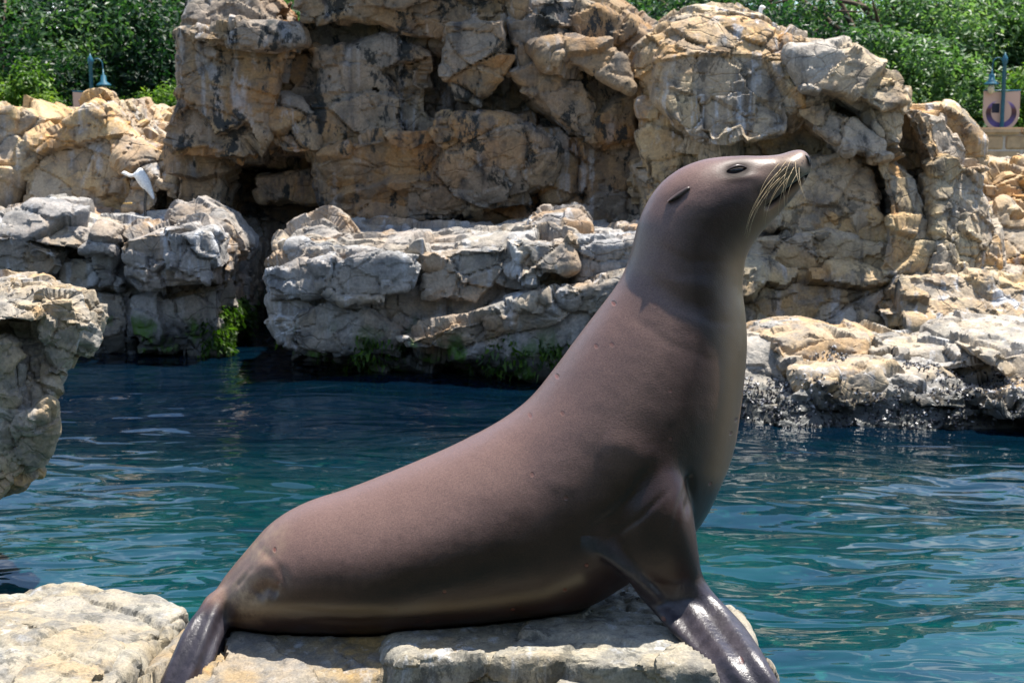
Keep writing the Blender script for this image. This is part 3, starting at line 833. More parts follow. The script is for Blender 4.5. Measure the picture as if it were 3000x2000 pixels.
# coat zones: bare black flippers, pale muzzle, tan chest; the belly line is painted bounce light
arm_edge = seg_dist(sx, sy, [(1345, 1240), (1392, 1270), (1440, 1305), (1490, 1350), (1520, 1380)])[0]
flipper = np.clip((sy - 1335 + 0.25 * (sx - 1560) - 14 * fbm(V * 40, 5, 2)) / 22, 0, 1) * (sx > 1420) * (V[:, 1] < 3.36)
flipper = np.maximum(flipper, np.clip(1.4 - arm_edge / 20, 0, 1) * (sx > 1335) * (V[:, 1] < 3.34) * (sy > 1230))
flipper = np.maximum(flipper, hind_n)
fary = (V[:, 1] > 3.62) & (sy > 1340) & (sx > 1380)
flipper = np.maximum(flipper, fary * 1.0)
muzzle = np.clip(gs(1820, 392, 55, 45) * 1.2, 0, 1) * head
lowlip = np.exp(-((md - 10) / 10) ** 2) * mfade * (below > 0)
chest = np.exp(-((sx - 1704) / 34) ** 2) * np.clip((sy - 540) / 130, 0, 1) * np.clip((1120 - sy) / 150, 0, 1)
chest = np.maximum(chest, np.exp(-(seg_dist(sx, sy, [(1780, 500), (1700, 620), (1690, 900), (1660, 1080)])[0] / 38) ** 2))
ankle = np.clip(gs(560, 1372, 55, 50) + 0.8 * gs(600, 1260, 60, 30, -0.7), 0, 1) * (1 - hind_n)
bd = seg_dist(sx, sy, [(560, 1392), (660, 1398), (800, 1402), (900, 1404), (1050, 1392), (1250, 1362), (1330, 1330)])[0]
belly = np.exp(-((bd) / 14) ** 2) * (V[:, 1] < SY)  # pale streak imitating light bounced up from the rock
dark = np.maximum(np.exp(-(md / 6.5) ** 2) * mfade, 0) * 1.2 + 0.75 * gs(1556, 457, 24, 10, -0.57) * head  # mouth line, plus shade painted into the ear hollow
nosep = np.clip(gs(1858, 372, 9, 14) * 1.4, 0, 1) * head
eyering = np.clip(gs(1694, 391, 40, 23, -0.25) * 1.5, 0, 1) * head
# sunlit tone painted along the back and shoulders, shaded flank left dark
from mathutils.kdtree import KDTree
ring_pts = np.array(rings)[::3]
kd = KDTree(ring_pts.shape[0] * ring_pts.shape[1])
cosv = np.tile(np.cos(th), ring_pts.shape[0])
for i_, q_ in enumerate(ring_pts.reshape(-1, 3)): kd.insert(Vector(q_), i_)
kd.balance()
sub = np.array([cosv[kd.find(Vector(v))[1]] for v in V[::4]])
sunlit_raw = np.interp(np.arange(len(V)), np.arange(0, len(V), 4), sub)
sunlit_back = np.zeros(len(V)); sunlit_back[::4] = sub
for i_ in range(3): sunlit_back[i_ + 1::4] = sunlit_back[::4][:len(sunlit_back[i_ + 1::4])]
sunlit_back = smooth_v(np.repeat(sunlit_back[:, None], 3, 1), E, 12, 0.5)[:, 0]
sunlit_back = np.clip((sunlit_back + 0.20 * fbm(V * 5.0, 91, 3) + 0.06) / 0.50, 0, 1) * (1 - flipper)
for nm, ar in (('sunlit_back', sunlit_back), ('flipper', flipper), ('muzzle', muzzle), ('chest', chest), ('belly', belly), ('lip', lowlip), ('darkskin_shade', np.clip(dark + nosep + eyering * 0.9, 0, 1)), ('ankle', ankle)):
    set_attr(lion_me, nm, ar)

def lion_mat():
    m, n, l, bs = nmat('sea_lion_coat')
    tc = n.new('ShaderNodeTexCoord'); p = tc.outputs['Object']
    def at(nm):
        a = n.new('ShaderNodeAttribute'); a.attribute_name = nm; return a.outputs['Fac']
    a = noise(n, l, 4.0, p, 5, 0.6, 0.3)
    c = ramp(n, l, a, [(0.3, (0.017, 0.0066, 0.0038)), (0.7, (0.036, 0.0150, 0.0090))])
    c = mixc(n, l, math_(n, l, 'MULTIPLY', at('sunlit_back'), 0.8), c, (0.170, 0.100, 0.079))  # lighter colour standing in for sun on the back
    sp = noise(n, l, 260, p, 2, 0.6)
    c = mixc(n, l, 1.0, c, ramp(n, l, sp, [(0.3, 0.75), (0.7, 1.25)]), 'MULTIPLY')
    c = mixc(n, l, math_(n, l, 'MULTIPLY', at('chest'), 0.9), c, (0.26, 0.135, 0.062))
    c = mixc(n, l, math_(n, l, 'MULTIPLY', at('belly'), 0.75), c, (0.20, 0.145, 0.09))
    blot = ramp(n, l, noise(n, l, 28, p, 5, 0.7), [(0.42, 0.2), (0.6, 1)])
    c = mixc(n, l, math_(n, l, 'MULTIPLY', at('ankle'), math_(n, l, 'MULTIPLY', blot, 1.0)), c, (0.26, 0.185, 0.115))
    c = mixc(n, l, math_(n, l, 'MULTIPLY', at('muzzle'), 0.8), c, (0.22, 0.155, 0.10))
    # follicle dots on the whisker pad
    vd = n.new('ShaderNodeTexVoronoi'); vd.inputs['Scale'].default_value = 95; l.new(p, vd.inputs['Vector'])
    c = mixc(n, l, math_(n, l, 'MULTIPLY', at('muzzle'), ramp(n, l, vd.outputs['Distance'], [(0.16, 0.75), (0.3, 0)])), c, (0.02, 0.014, 0.012))
    c = mixc(n, l, math_(n, l, 'MULTIPLY', at('lip'), 0.8), c, (0.28, 0.13, 0.06))
    fl = mixc(n, l, ramp(n, l, noise(n, l, 30, p, 5, 0.65), [(0.4, 0), (0.65, 1)]), (0.024, 0.020, 0.025), (0.045, 0.038, 0.046))
    c = mixc(n, l, at('flipper'), c, fl)
    c = mixc(n, l, at('darkskin_shade'), c, (0.008, 0.006, 0.006))
    # old bite scars
    sx_ = n.new('ShaderNodeSeparateXYZ'); l.new(p, sx_.inputs[0]); cx_ = n.new('ShaderNodeCombineXYZ')
    l.new(sx_.outputs['X'], cx_.inputs['X']); l.new(sx_.outputs['Z'], cx_.inputs['Y'])
    vs = n.new('ShaderNodeTexVoronoi'); vs.voronoi_dimensions = '2D'; vs.inputs['Scale'].default_value = 9.0; l.new(cx_.outputs[0], vs.inputs['Vector'])
    scar = math_(n, l, 'MULTIPLY', ramp(n, l, vs.outputs['Distance'], [(0.030, 0.8), (0.055, 0)]), ramp(n, l, noise(n, l, 3.0, p, 2), [(0.5, 0), (0.56, 1)]))
    c = mixc(n, l, scar, c, (0.16, 0.05, 0.03))
    l.new(c, bs.inputs['Base Color'])
    hair = noise(n, l, 1.0, mapping(n, l, p, (160, 420, 420), (0, 0.6, 0)), 3, 0.6)
    wr = noise(n, l, 18, p, 6, 0.6)
    rr = math_(n, l, 'ADD', 0.38, math_(n, l, 'MULTIPLY', math_(n, l, 'SUBTRACT', a, 0.5), 0.35))
    rr = math_(n, l, 'SUBTRACT', rr, math_(n, l, 'MULTIPLY', at('flipper'), 0.06))
    rr = math_(n, l, 'ADD', rr, math_(n, l, 'MULTIPLY', at('darkskin_shade'), 0.2))
    l.new(rr, bs.inputs['Roughness'])
    sl = math_(n, l, 'ADD', 0.52, math_(n, l, 'MULTIPLY', at('flipper'), 0.0))
    l.new(math_(n, l, 'MULTIPLY', sl, math_(n, l, 'SUBTRACT', 1.0, math_(n, l, 'MULTIPLY', at('darkskin_shade'), 0.95))), bs.inputs['Specular IOR Level'])
    bs.inputs['Sheen Weight'].default_value = 0.0
    bs.inputs['Sheen Roughness'].default_value = 0.4
    bs.inputs['Sheen Tint'].default_value = (0.85, 0.78, 0.85, 1)
    h = math_(n, l, 'ADD', math_(n, l, 'MULTIPLY', hair, 0.0009), math_(n, l, 'MULTIPLY', wr, 0.0012))
    h = math_(n, l, 'SUBTRACT', h, math_(n, l, 'MULTIPLY', scar, 0.003))
    fw = noise(n, l, 1.0, mapping(n, l, p, (70, 70, 20), (0, 0.5, 0)), 4, 0.6)
    h = math_(n, l, 'ADD', h, math_(n, l, 'MULTIPLY', math_(n, l, 'MULTIPLY', at('flipper'), fw), 0.0035))
    bp = n.new('ShaderNodeBump'); bp.inputs['Strength'].default_value = 0.6; bp.inputs['Distance'].default_value = 1.0
    l.new(h, bp.inputs['Height']); l.new(bp.outputs['Normal'], bs.inputs['Normal'])
    return m
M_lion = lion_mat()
lion = empty('sea_lion', tuple(P(1000 * OV, 1430 * OV, SY)))
tag(lion, 'brown sea lion propped on its front flippers with nose raised', 'sea lion')
bpy.context.view_layer.update()
LINV = Matrix.Translation(-Vector(lion.location))
def lion_part(name, me, mat):
    o = obj(name, me, mat, lion); o.matrix_parent_inverse = LINV; return o
lion_me.name = 'body'
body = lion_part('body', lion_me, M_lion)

def plain(name, col, rough=0.5, spec=0.5, **kw):
    m, n, l, bs = nmat(name)
    tc = n.new('ShaderNodeTexCoord')
    c = mixc(n, l, 1.0, (*col,), ramp(n, l, noise(n, l, kw.get('scale', 40), tc.outputs['Object'], 4, 0.6), [(0.3, 0.75), (0.7, 1.2)]), 'MULTIPLY')
    l.new(c, bs.inputs['Base Color'])
    bs.inputs['Roughness'].default_value = rough; bs.inputs['Specular IOR Level'].default_value = spec
    return m
M_eye = plain('wet_eye', (0.006, 0.005, 0.005), 0.06, 0.6)
M_earm = plain('ear_skin', (0.07, 0.045, 0.038), 0.5)
M_whisk = plain('whisker', (0.42, 0.31, 0.17), 0.4)
M_nostril = plain('nostril', (0.006, 0.005, 0.005), 0.4)

def surf_pt(x, y, near=True):
    """skin point seen at sketch position x,y on one side of the head"""
    m = (V[:, 1] < SY) if near else (V[:, 1] > SY)
    dd = np.where(m & (sy < 700), (sx - x) ** 2 + (sy - y) ** 2, 1e9)
    i = int(np.argmin(dd)); return V[i].copy(), N[i].copy()

def ellipsoid(name, c, ax, rad, mat, nu=20, nv=14):
    ax = [np.array(a) / np.linalg.norm(a) for a in ax]
    Vv, Ff = [], []
    for i in range(nv + 1):
        ph = math.pi * i / nv
        for j in range(nu):
            t = 2 * math.pi * j / nu
            q = np.array([math.sin(ph) * math.cos(t), math.sin(ph) * math.sin(t), math.cos(ph)])
            Vv.append(c + sum(a * r * k for a, r, k in zip(ax, rad, q)))
    for i in range(nv):
        for j in range(nu):
            k = (j + 1) % nu
            Ff.append([i * nu + j, (i + 1) * nu + j, (i + 1) * nu + k, i * nu + k])
    return lion_part(name, mesh_from(name, Vv, Ff), mat)

def tube_geo(path, rad, seg=6):
    path = np.asarray(path, float); n = len(path)
    tg = np.gradient(path, axis=0); rr = []
    up = np.array([0.13, 0.31, 0.94])
    for i in range(n):
        t = tg[i] / (np.linalg.norm(tg[i]) + 1e-9)
        a = np.cross(t, up); a /= np.linalg.norm(a) + 1e-9; b = np.cross(t, a)
        ang = np.linspace(0, 2 * np.pi, seg, endpoint=False)
        rr.append(path[i] + rad[i] * (np.cos(ang)[:, None] * a + np.sin(ang)[:, None] * b))
    return loft(np.array(rr))

rng = random.Random(4)
for near in (True, False):
    s = -1 if near else 1
    # eye: dark almond under a heavy lid
    c, nn = surf_pt(1694, 387, near)
    slit = P(1720 * OV, 378 * OV, SY) - P(1670 * OV, 394 * OV, SY)
    slit -= nn * np.dot(slit, nn); slit /= np.linalg.norm(slit)
    perp = np.cross(nn, slit)
    ellipsoid('eye', c - nn * 0.0035, [slit, perp, nn], (0.0195, 0.0052, 0.0060), M_eye)
    lidc = c + perp * (0.011 if np.dot(perp, [0, 0, 1]) > 0 else -0.011)
    path = [c + slit * (t * 0.025) + np.array([0, 0, 1]) * (0.0068 * (1 - t * t)) + nn * (0.001 + 0.0015 * (1 - t * t)) for t in np.linspace(-1, 1, 13)]
    lion_part('eyelid', mesh_from('eyelid', *tube_geo(path, [0.0012 + 0.0030 * (1 - abs(t)) ** 0.6 for t in np.linspace(-1, 1, 13)], 10)), M_lion)
    # furled ear pinna
    c, nn = surf_pt(1582, 432, near)
    c2, n2 = surf_pt(1532, 464, near)
    ev = []; ef = []
    axis = c2 - c; dn = np.array([0.35, 0, -1.0]); dn -= axis * np.dot(dn, axis) / np.dot(axis, axis); dn /= np.linalg.norm(dn)
    for a_ in range(11):
        t_ = a_ / 10
        wdt = 0.013 * math.sin(math.pi * min(1, 0.12 + t_ * 0.88)) ** 0.7
        for b_ in range(7):
            q_ = b_ / 6
            off = np.array([0, s * (0.003 + 0.010 * math.sin(math.pi * q_ * 0.85 + 0.35) * (0.35 + 0.65 * t_)), 0])
            ev.append(c + axis * t_ + dn * (wdt * (q_ - 0.35)) + off)
    for a_ in range(10):
        for b_ in range(6):
            k_ = a_ * 7 + b_; ef.append([k_, k_ + 1, k_ + 8, k_ + 7])
    nev = len(ev)
    ev2 = [v_ - np.array([0, s * 0.0022, 0]) for v_ in ev]
    rim = [a_ * 7 for a_ in range(11)] + [70 + b_ for b_ in range(1, 7)] + [a_ * 7 + 6 for a_ in range(9, -1, -1)] + [b_ for b_ in range(5, 0, -1)]
    ef2 = ef + [[k_ + nev for k_ in f_[::-1]] for f_ in ef] + [[rim[i_], rim[(i_ + 1) % len(rim)], rim[(i_ + 1) % len(rim)] + nev, rim[i_] + nev] for i_ in range(len(rim))]
    eme = fix_mesh(np.array(ev + ev2), ef2); eme.name = 'ear'
    eme.polygons.foreach_set('use_smooth', np.ones(len(eme.polygons), bool))
    lion_part('ear', eme, M_earm)
    # nostril slit
    c, nn = surf_pt(1856, 368, near)
    sl = P(1860 * OV, 382 * OV, SY) - P(1850 * OV, 352 * OV, SY); sl /= np.linalg.norm(sl)
    ellipsoid('nostril', c - nn * 0.002, [sl, np.cross(nn, sl), nn], (0.014, 0.0042, 0.0045), M_nostril, 12, 8)
    # whiskers
    for k in range(15):
        row = k % 4; col = k // 4
        x0 = 1790 + col * 13 + rng.uniform(-3, 3); y0 = 378 + row * 9 + rng.uniform(-2, 2) - col * 1.5
        c, nn = surf_pt(x0, y0, near)
        ln = rng.uniform(0.6, 1.05) * (1.15 - 0.12 * col)
        ex = x0 - (85 + 10 * row + rng.uniform(-15, 15)) * ln + 14 * col; ey = y0 + (140 + rng.uniform(-22, 22)) * ln
        e = P(ex * OV, ey * OV, SY); e[1] = SY + s * (0.105 + rng.uniform(-0.015, 0.03))
        mid = (c + e) / 2 + (P(-38 * OV + 1500, 1000 - 10, SY) - P(1500, 1000, SY)) * 0.9 * ln + np.array([0, s * 0.028, 0])
        ts = np.linspace(0, 1, 12)
        path = [c * (1 - t) ** 2 + 2 * mid * t * (1 - t) + e * t * t for t in ts]
        lion_part('whisker', mesh_from('whisker', *tube_geo(path, [0.00052 * (1 - 0.6 * t) for t in ts], 5)), M_whisk)
print('lion', time.time() - T0)

# ------------------------------------------------------------------ the near rocks give way under the animal's weight
lbv = BVHTree.FromPolygons([tuple(v) for v in V], [tuple(p.vertices) for p in lion_me.polygons])
lo, hi = V.min(0), V.max(0)
for me in ms_n1 + ms_n2 + ms_n3:
    RV = get_v(me)
    cand = np.where((RV[:, 0] > lo[0]) & (RV[:, 0] < hi[0]) & (RV[:, 1] > lo[1]) & (RV[:, 1] < hi[1]) & (RV[:, 2] > 0.1))[0]
    for i in cand:
        x, y, z = RV[i]
        hit = lbv.ray_cast(Vector((x, y, -0.6)), Vector((0, 0, 1)))
        if hit[0] is not None and hit[0].z < z + 0.004:
            RV[i, 2] = max(hit[0].z - 0.006, -0.3)
    set_v(me, RV)
print('settled', time.time() - T0)

# ------------------------------------------------------------------ trees and shrubs
def leaf_mat(name, c1, c2, c3):
    m, n, l, bs = nmat(name)
    a = n.new('ShaderNodeAttribute'); a.attribute_name = 'leafr'
    c = ramp(n, l, a.outputs['Fac'], [(0.0, c1), (0.55, c2), (1.0, c3)])
    l.new(c, bs.inputs['Base Color']); bs.inputs['Roughness'].default_value = 0.45
    bs.inputs['Specular IOR Level'].default_value = 0.4
    tr = n.new('ShaderNodeBsdfTranslucent'); l.new(mixc(n, l, 1.0, c, (1.6, 1.8, 0.8), 'MULTIPLY'), tr.inputs['Color'])
    mx = n.new('ShaderNodeMixShader'); mx.inputs['Fac'].default_value = 0.45
    l.new(bs.outputs[0], mx.inputs[1]); l.new(tr.outputs[0], mx.inputs[2])
    l.new(mx.outputs[0], n['Material Output'].inputs['Surface'])
    return m
M_leaf = [leaf_mat('dark_green_leaf', (0.003, 0.018, 0.009), (0.018, 0.060, 0.020), (0.085, 0.15, 0.055)),
          leaf_mat('grey_green_leaf', (0.030, 0.075, 0.028), (0.085, 0.165, 0.060), (0.20, 0.28, 0.13)),
          leaf_mat('bright_leaf', (0.030, 0.075, 0.012), (0.085, 0.17, 0.022), (0.22, 0.30, 0.05))]
M_bark = plain('bark', (0.09, 0.065, 0.045), 0.9, 0.2, scale=9)

def crown_mesh(name, seed, rx, rz, nclump, per, leaf, clump_r, hollow=0.35):
    rs = np.random.RandomState(seed)
    cen = []
    while len(cen) < nclump:
        p = rs.uniform(-1, 1, 3); r = np.linalg.norm(p)
        if r > 1 or r < hollow: continue
        if vnoise(np.array([p * 2.3 + seed]), seed)[0] < -0.08: continue
        cen.append(p * [rx, rx, rz])
    cen = np.array(cen)
    cr = clump_r * rs.uniform(0.6, 1.35, nclump)
    n = nclump * per
    ci = np.repeat(np.arange(nclump), per)
    u = rs.normal(size=(n, 3)); u /= np.linalg.norm(u, axis=1)[:, None]
    rad = rs.uniform(0.25, 1, n) ** 0.5
    pos = cen[ci] + u * (cr[ci] * rad)[:, None] * [1.15, 1.15, 0.75]
    pos[:, 2] -= 0.10 * rs.rand(n)
    # leaf cards: folded diamonds facing outwards and up
    nrm = u * 0.55 + [0, 0, 0.6] + rs.normal(size=(n, 3)) * 0.55
    nrm /= np.linalg.norm(nrm, axis=1)[:, None]
    t = np.cross(nrm, rs.normal(size=(n, 3))); t /= np.linalg.norm(t, axis=1)[:, None]
    b = np.cross(nrm, t)
    L = leaf * rs.uniform(0.55, 1.25, n)[:, None]
    v0 = pos - t * L; v1 = pos + b * L * 0.42 + nrm * L * 0.12; v2 = pos + t * L; v3 = pos - b * L * 0.42 + nrm * L * 0.12
    VV = np.stack([v0, v1, v2, v3], 1).reshape(-1, 3)
    k = np.arange(n) * 4
    FF = np.stack([np.stack([k, k + 1, k + 2], 1), np.stack([k, k + 2, k + 3], 1)], 1).reshape(-1, 3)
    me = tris_mesh(name, VV, FF, smooth=False)
    lr = np.clip(rs.rand(n) * 0.45 + rs.rand(nclump)[ci] * 0.8 - 0.14, 0, 1)
    set_attr(me, 'leafr', np.repeat(lr, 4))
    return me, cen

def trunk_mesh(name, seed, h, r0, cen, zoff):
    rs = random.Random(seed); gs_ = []
    lean = (rs.uniform(-0.3, 0.3), rs.uniform(-0.3, 0.3))
    ts = np.linspace(0, 1, 10)
    path = [(lean[0] * t * t + 0.06 * math.sin(5 * t + seed), lean[1] * t * t, h * t) for t in ts]
    gs_.append(tube_geo(path, [r0 * (1 - 0.75 * t) * (1.35 if t == 0 else 1) for t in ts], 9))
    for c in rs.sample(list(cen), min(16, len(cen))):
        f = rs.uniform(0.35, 0.95); i = int(f * 9)
        a = np.array(path[i]); e = np.array(c) * 0.92 + [0, 0, zoff]
        mid = (a + e) / 2 + [rs.uniform(-.2, .2), rs.uniform(-.2, .2), 0.25]
        tt = np.linspace(0, 1, 6)
        gs_.append(tube_geo([a * (1 - t) ** 2 + 2 * mid * t * (1 - t) + e * t * t for t in tt], [r0 * 0.42 * (1 - 0.85 * t) * (1.1 - f * 0.5) for t in tt], 6))
    VV, FF = join_geo(gs_)
    return mesh_from(name, VV, FF)

kinds = []
for i, (mat, rx, rz, nc, per, lf, cr, h) in enumerate(((M_leaf[0], 2.5, 2.2, 190, 380, 0.050, 0.50, 3.0), (M_leaf[1], 2.4, 2.1, 190, 360, 0.054, 0.48, 3.0), (M_leaf[0], 2.2, 2.3, 180, 380, 0.048, 0.50, 3.0))):
    cm, cen = crown_mesh('crown', 40 + i, rx, rz, nc, per, lf, cr)
    kinds.append((cm, trunk_mesh('trunk', 60 + i, h, 0.17, cen, h - 0.3), mat, h, M_bark))
def tree(x, y, kind, scale, rot, label, group='trees behind the rocks', z=1.15, lift=0.0):
    cm, tm, mat, h, bk = kinds[kind]
    t = empty('broadleaf_tree', (x, y, z - 0.05)); t.rotation_euler.z = rot; t.scale = (scale,) * 3
    tag(t, label, 'tree', group)
    c = bpy.data.objects.new('crown', cm); link(c, t); c.location.z = h - 0.3 - lift
    if not cm.materials: cm.materials.append(mat)
    k = bpy.data.objects.new('trunk', tm); link(k, t)
    if not tm.materials: tm.materials.append(bk)
    return t
bk = 'dark tree in the back row of the grove'
for x, y, k, s_, r_, lb in ((-6.9, 19.5, 0, 1.0, 0.3, 'dark green tree rising over the bright shrub beyond the peaked rock'), (-4.9, 20.6, 2, 1.08, 1.7, 'dark green tree directly behind the lamp post of the peaked rock'),
                            (-8.9, 21.5, 1, 1.05, 2.2, 'grey green tree beside the dark tree over the bright shrub'), (-3.2, 22.0, 0, 1.0, 4.0, 'dark green tree filling the gap beside the tall streaked cliff')):
    tree(x, y, k, s_, r_, lb, 'trees behind the peaked rock', lift=1.75)
for x, y, k, s_, r_, lb in ((3.0, 20.5, 0, 1.0, 2.0, 'dark green tree above the notch between the tall cliff and the sloping cliff'), (5.2, 20.0, 1, 0.95, 0.9, 'pale green tree above the shoulder of the sloping cliff'),
                            (7.3, 20.8, 1, 1.0, 3.3, 'pale green tree standing behind the shield banner'), (9.3, 19.8, 0, 0.9, 5.0, 'dark green tree past the end of the masonry wall')):
    tree(x, y, k, s_, r_, lb, 'trees behind the sloping cliff', lift=1.75)
for x, y, k, s_, r_ in ((-6.0, 25.5, 2, 1.15, 0.5), (-10, 26, 0, 1.1, 1.5), (-2.0, 26.5, 0, 1.1, 2.5), (1.5, 26, 2, 1.1, 3.5), (5.0, 26.5, 0, 1.05, 4.4), (11.5, 25, 1, 1.05, 0.2), (8.9, 27.0, 2, 1.0, 1.2)):
    tree(x, y, k, s_, r_, bk, 'back row of trees', lift=1.9)
for x, y, k, s_, r_ in ((-9.5, -5.5, 0, 1.3, 0.4), (-5.2, -6.5, 2, 1.35, 1.1), (-1.2, -6.0, 1, 1.3, 2.6), (3.0, -6.8, 0, 1.4, 3.0), (7.2, -6.0, 2, 1.3, 5.2), (11.0, -4.5, 1, 1.3, 0.8)):  # unseen trees added behind the camera to cut the sky fill
    tree(x, y, k, s_, r_, 'added unseen tree behind the camera that blocks sky light', 'added unseen trees behind the camera', z=0.3, lift=0.6)
sm, scen = crown_mesh('foliage', 71, 0.85, 0.75, 110, 170, 0.040, 0.22, 0.2)
sm.materials.append(M_leaf[2])
stm = trunk_mesh('stem', 72, 0.7, 0.05, scen, 0.7); stm.materials.append(M_bark)
for x, y, s_, lb in ((-6.25, 17.3, 1.05, 'bright yellow green shrub above the left end of the peaked rock'), (6.75, 18.0, 0.95, 'bright green shrub beside the shield banner behind the sloping cliff'), (5.9, 18.6, 0.7, 'small bright shrub rising behind the shoulder of the sloping cliff'), (-4.3, 18.2, 0.8, 'bright shrub in the gap beside the rounded tan rock')):
    t = empty('leafy_shrub', (x, y, 1.13)); t.scale = (s_,) * 3; t.rotation_euler.z = x
    tag(t, lb, 'shrub')
    c = bpy.data.objects.new('foliage', sm); link(c, t); c.location.z = 0.75
    k = bpy.data.objects.new('stem', stm); link(k, t)
print('trees', time.time() - T0)

# ------------------------------------------------------------------ lamp posts with banners
M_teal = plain('teal_paint', (0.012, 0.10, 0.15), 0.45)
M_glass = plain('lamp_glass', (0.55, 0.50, 0.36), 0.2)
def banner_mat():
    m, n, l, bs = nmat('printed_banner')
    tc = n.new('ShaderNodeTexCoord'); sep = n.new('ShaderNodeSeparateXYZ'); l.new(tc.outputs['Object'], sep.inputs[0])
    x, z = sep.outputs['X'], sep.outputs['Z']
    # crescent of purple and brown on a pink-cream ground
    zz = math_(n, l, 'ADD', z, 0.02)
    r = math_(n, l, 'SQRT', math_(n, l, 'ADD', math_(n, l, 'POWER', math_(n, l, 'ABSOLUTE', x), 2.0), math_(n, l, 'POWER', math_(n, l, 'ABSOLUTE', zz), 2.0)))
    ringm = math_(n, l, 'SUBTRACT', 1.0, math_(n, l, 'MULTIPLY', math_(n, l, 'ABSOLUTE', math_(n, l, 'SUBTRACT', r, 0.150)), 22.0), True)
    ringm = ramp(n, l, math_(n, l, 'MULTIPLY', ringm, math_(n, l, 'ADD', 0.9, math_(n, l, 'MULTIPLY', z, -5.5), True)), [(0.22, 0), (0.4, 1)])
    pal = ramp(n, l, math_(n, l, 'ADD', math_(n, l, 'MULTIPLY', z, 3.0), 0.5), [(0.1, (0.10, 0.07, 0.22)), (0.38, (0.05, 0.02, 0.03)), (0.55, (0.10, 0.035, 0.025)), (0.8, (0.20, 0.14, 0.42))])
    c = mixc(n, l, ringm, (0.56, 0.37, 0.28), pal)
    sqx = math_(n, l, 'LESS_THAN', math_(n, l, 'ABSOLUTE', math_(n, l, 'ADD', x, 0.068)), 0.045)
    sqz = math_(n, l, 'LESS_THAN', math_(n, l, 'ABSOLUTE', math_(n, l, 'SUBTRACT', z, 0.03)), 0.055)
    c = mixc(n, l, math_(n, l, 'MULTIPLY', sqx, sqz), c, (0.012, 0.013, 0.03))
    l.new(c, bs.inputs['Base Color']); bs.inputs['Roughness'].default_value = 0.7
    return m
M_banner = banner_mat()
def lathe(prof, seg=14):
    a = np.linspace(0, 2 * np.pi, seg, endpoint=False)
    return loft(np.array([[(r * math.cos(t), r * math.sin(t), z) for t in a] for r, z in prof]))
def lamp_post(px_, py_top, Y, side, lab, ban_dx):
    top = P(px_, py_top, Y); h = top[2] - 1.15
    t = empty('lamp_post', (top[0], Y, 1.15)); tag(t, lab, 'lamp post', 'lamp posts behind the rocks')
    obj('pole', mesh_from('pole', *lathe([(.07, 0), (.07, .12), (.035, .16), (.024, .6), (.022, h - .1), (.032, h - .09), (.032, h - .03), (.014, h), (.003, h + .03)])), M_teal, t)
    arm = [(0, 0, h - .12), (side * .06, 0, h - .03), (side * .13, 0, h - .06), (side * .145, 0, h - .16)]
    arm = spline(np.array(arm), 5)
    obj('arm', mesh_from('arm', *tube_geo(arm, [.006] * len(arm), 8)), M_teal, t)
    ln = obj('lantern', mesh_from('lantern', *lathe([(.006, .16), (.010, .10), (.030, .085), (.036, .02), (.085, -.015), (.088, -.03), (.03, -.035)])), M_teal, t)
    ln.location = (side * .145, 0, h - .31)
    gl = obj('lamp_glass', mesh_from('lamp_glass', *lathe([(.03, -.03), (.040, -.06), (.034, -.12), (.008, -.14)])), M_glass, ln)
    # shield shaped banner with rounded foot
    w_, hh = .215, .46
    out = [(-w_, hh * .5), (-.06, hh * .5 - .012), (.06, hh * .5 - .012), (w_, hh * .5)] + [(w_ * math.cos(a) ** 0.8 if math.cos(a) > 0 else -w_ * (-math.cos(a)) ** 0.8, -.02 - (hh * .5 - .02) * math.sin(a)) for a in np.linspace(0.0, math.pi, 17)]
    n_ = len(out)
    VV = [(x, -.008, z) for x, z in out] + [(x, .008, z) for x, z in out]
    FF = [list(range(n_))[::-1], list(range(n_, 2 * n_))] + [[i, (i + 1) % n_, n_ + (i + 1) % n_, n_ + i] for i in range(n_)]
    b = obj('banner', fix_mesh(np.array(VV), FF), M_banner, t); b.data.name = 'banner'
    b.location = (ban_dx, .05, h - .64)
    obj('banner_rod', mesh_from('banner_rod', *tube_geo([(ban_dx - .22, .05, h - .405), (ban_dx, .05, h - .405), (ban_dx + .22, .05, h - .405)], [.008] * 3, 8)), M_teal, t)
    return t
lamp_post(2945, 162, 16.9, -1, 'teal lamp post with a lantern and shield banner above the masonry wall', 0.0)
lamp_post(264, 165, 16.9, 1, 'teal lamp post with lantern rising behind the peaked rock', -0.02)

# ------------------------------------------------------------------ masonry wall
M_wallst = plain('wall_stone', (0.46, 0.33, 0.20), 0.85, 0.3, scale=12)
M_mortar = plain('mortar', (0.55, 0.50, 0.44), 0.9, 0.2, scale=60)
def box_geo(c, s, bev=0.012):
    bm = bmesh.new(); bmesh.ops.create_cube(bm, size=1.0)
    for v in bm.verts: v.co = Vector((v.co.x * s[0], v.co.y * s[1], v.co.z * s[2]))
    bmesh.ops.bevel(bm, geom=bm.edges[:], offset=bev, segments=2, affect='EDGES')
    me = bpy.data.meshes.new('box'); bm.to_mesh(me); bm.free(); return me
WY_ = 15.9
wl0 = P(2850, 400, WY_)
ztop = P(2900, 372, WY_)[2]
wall = obj('masonry_wall', box_geo(None, (3.4, .26, ztop - 1.18)), M_mortar)
wall.location = (wl0[0] + 1.7, WY_ + .03, (ztop - .05 + 1.10) / 2)
tag(wall, 'low tan masonry wall with pale cap stones below the shield banner', 'wall')
stone_me = box_geo(None, (.40, .30, .145)); stone_me.materials.append(M_wallst)
cap_me = box_geo(None, (.46, .40, .075), .02); cap_me.materials.append(M_wallst)
for r_ in range(3):
    for k in range(8):
        b = bpy.data.objects.new('wall_stone', stone_me); link(b, wall)
        b.location = (-1.6 + k * .43 + (.2 if r_ % 2 else 0), -.0, wall.dimensions.z / 2 - .105 - r_ * .168)
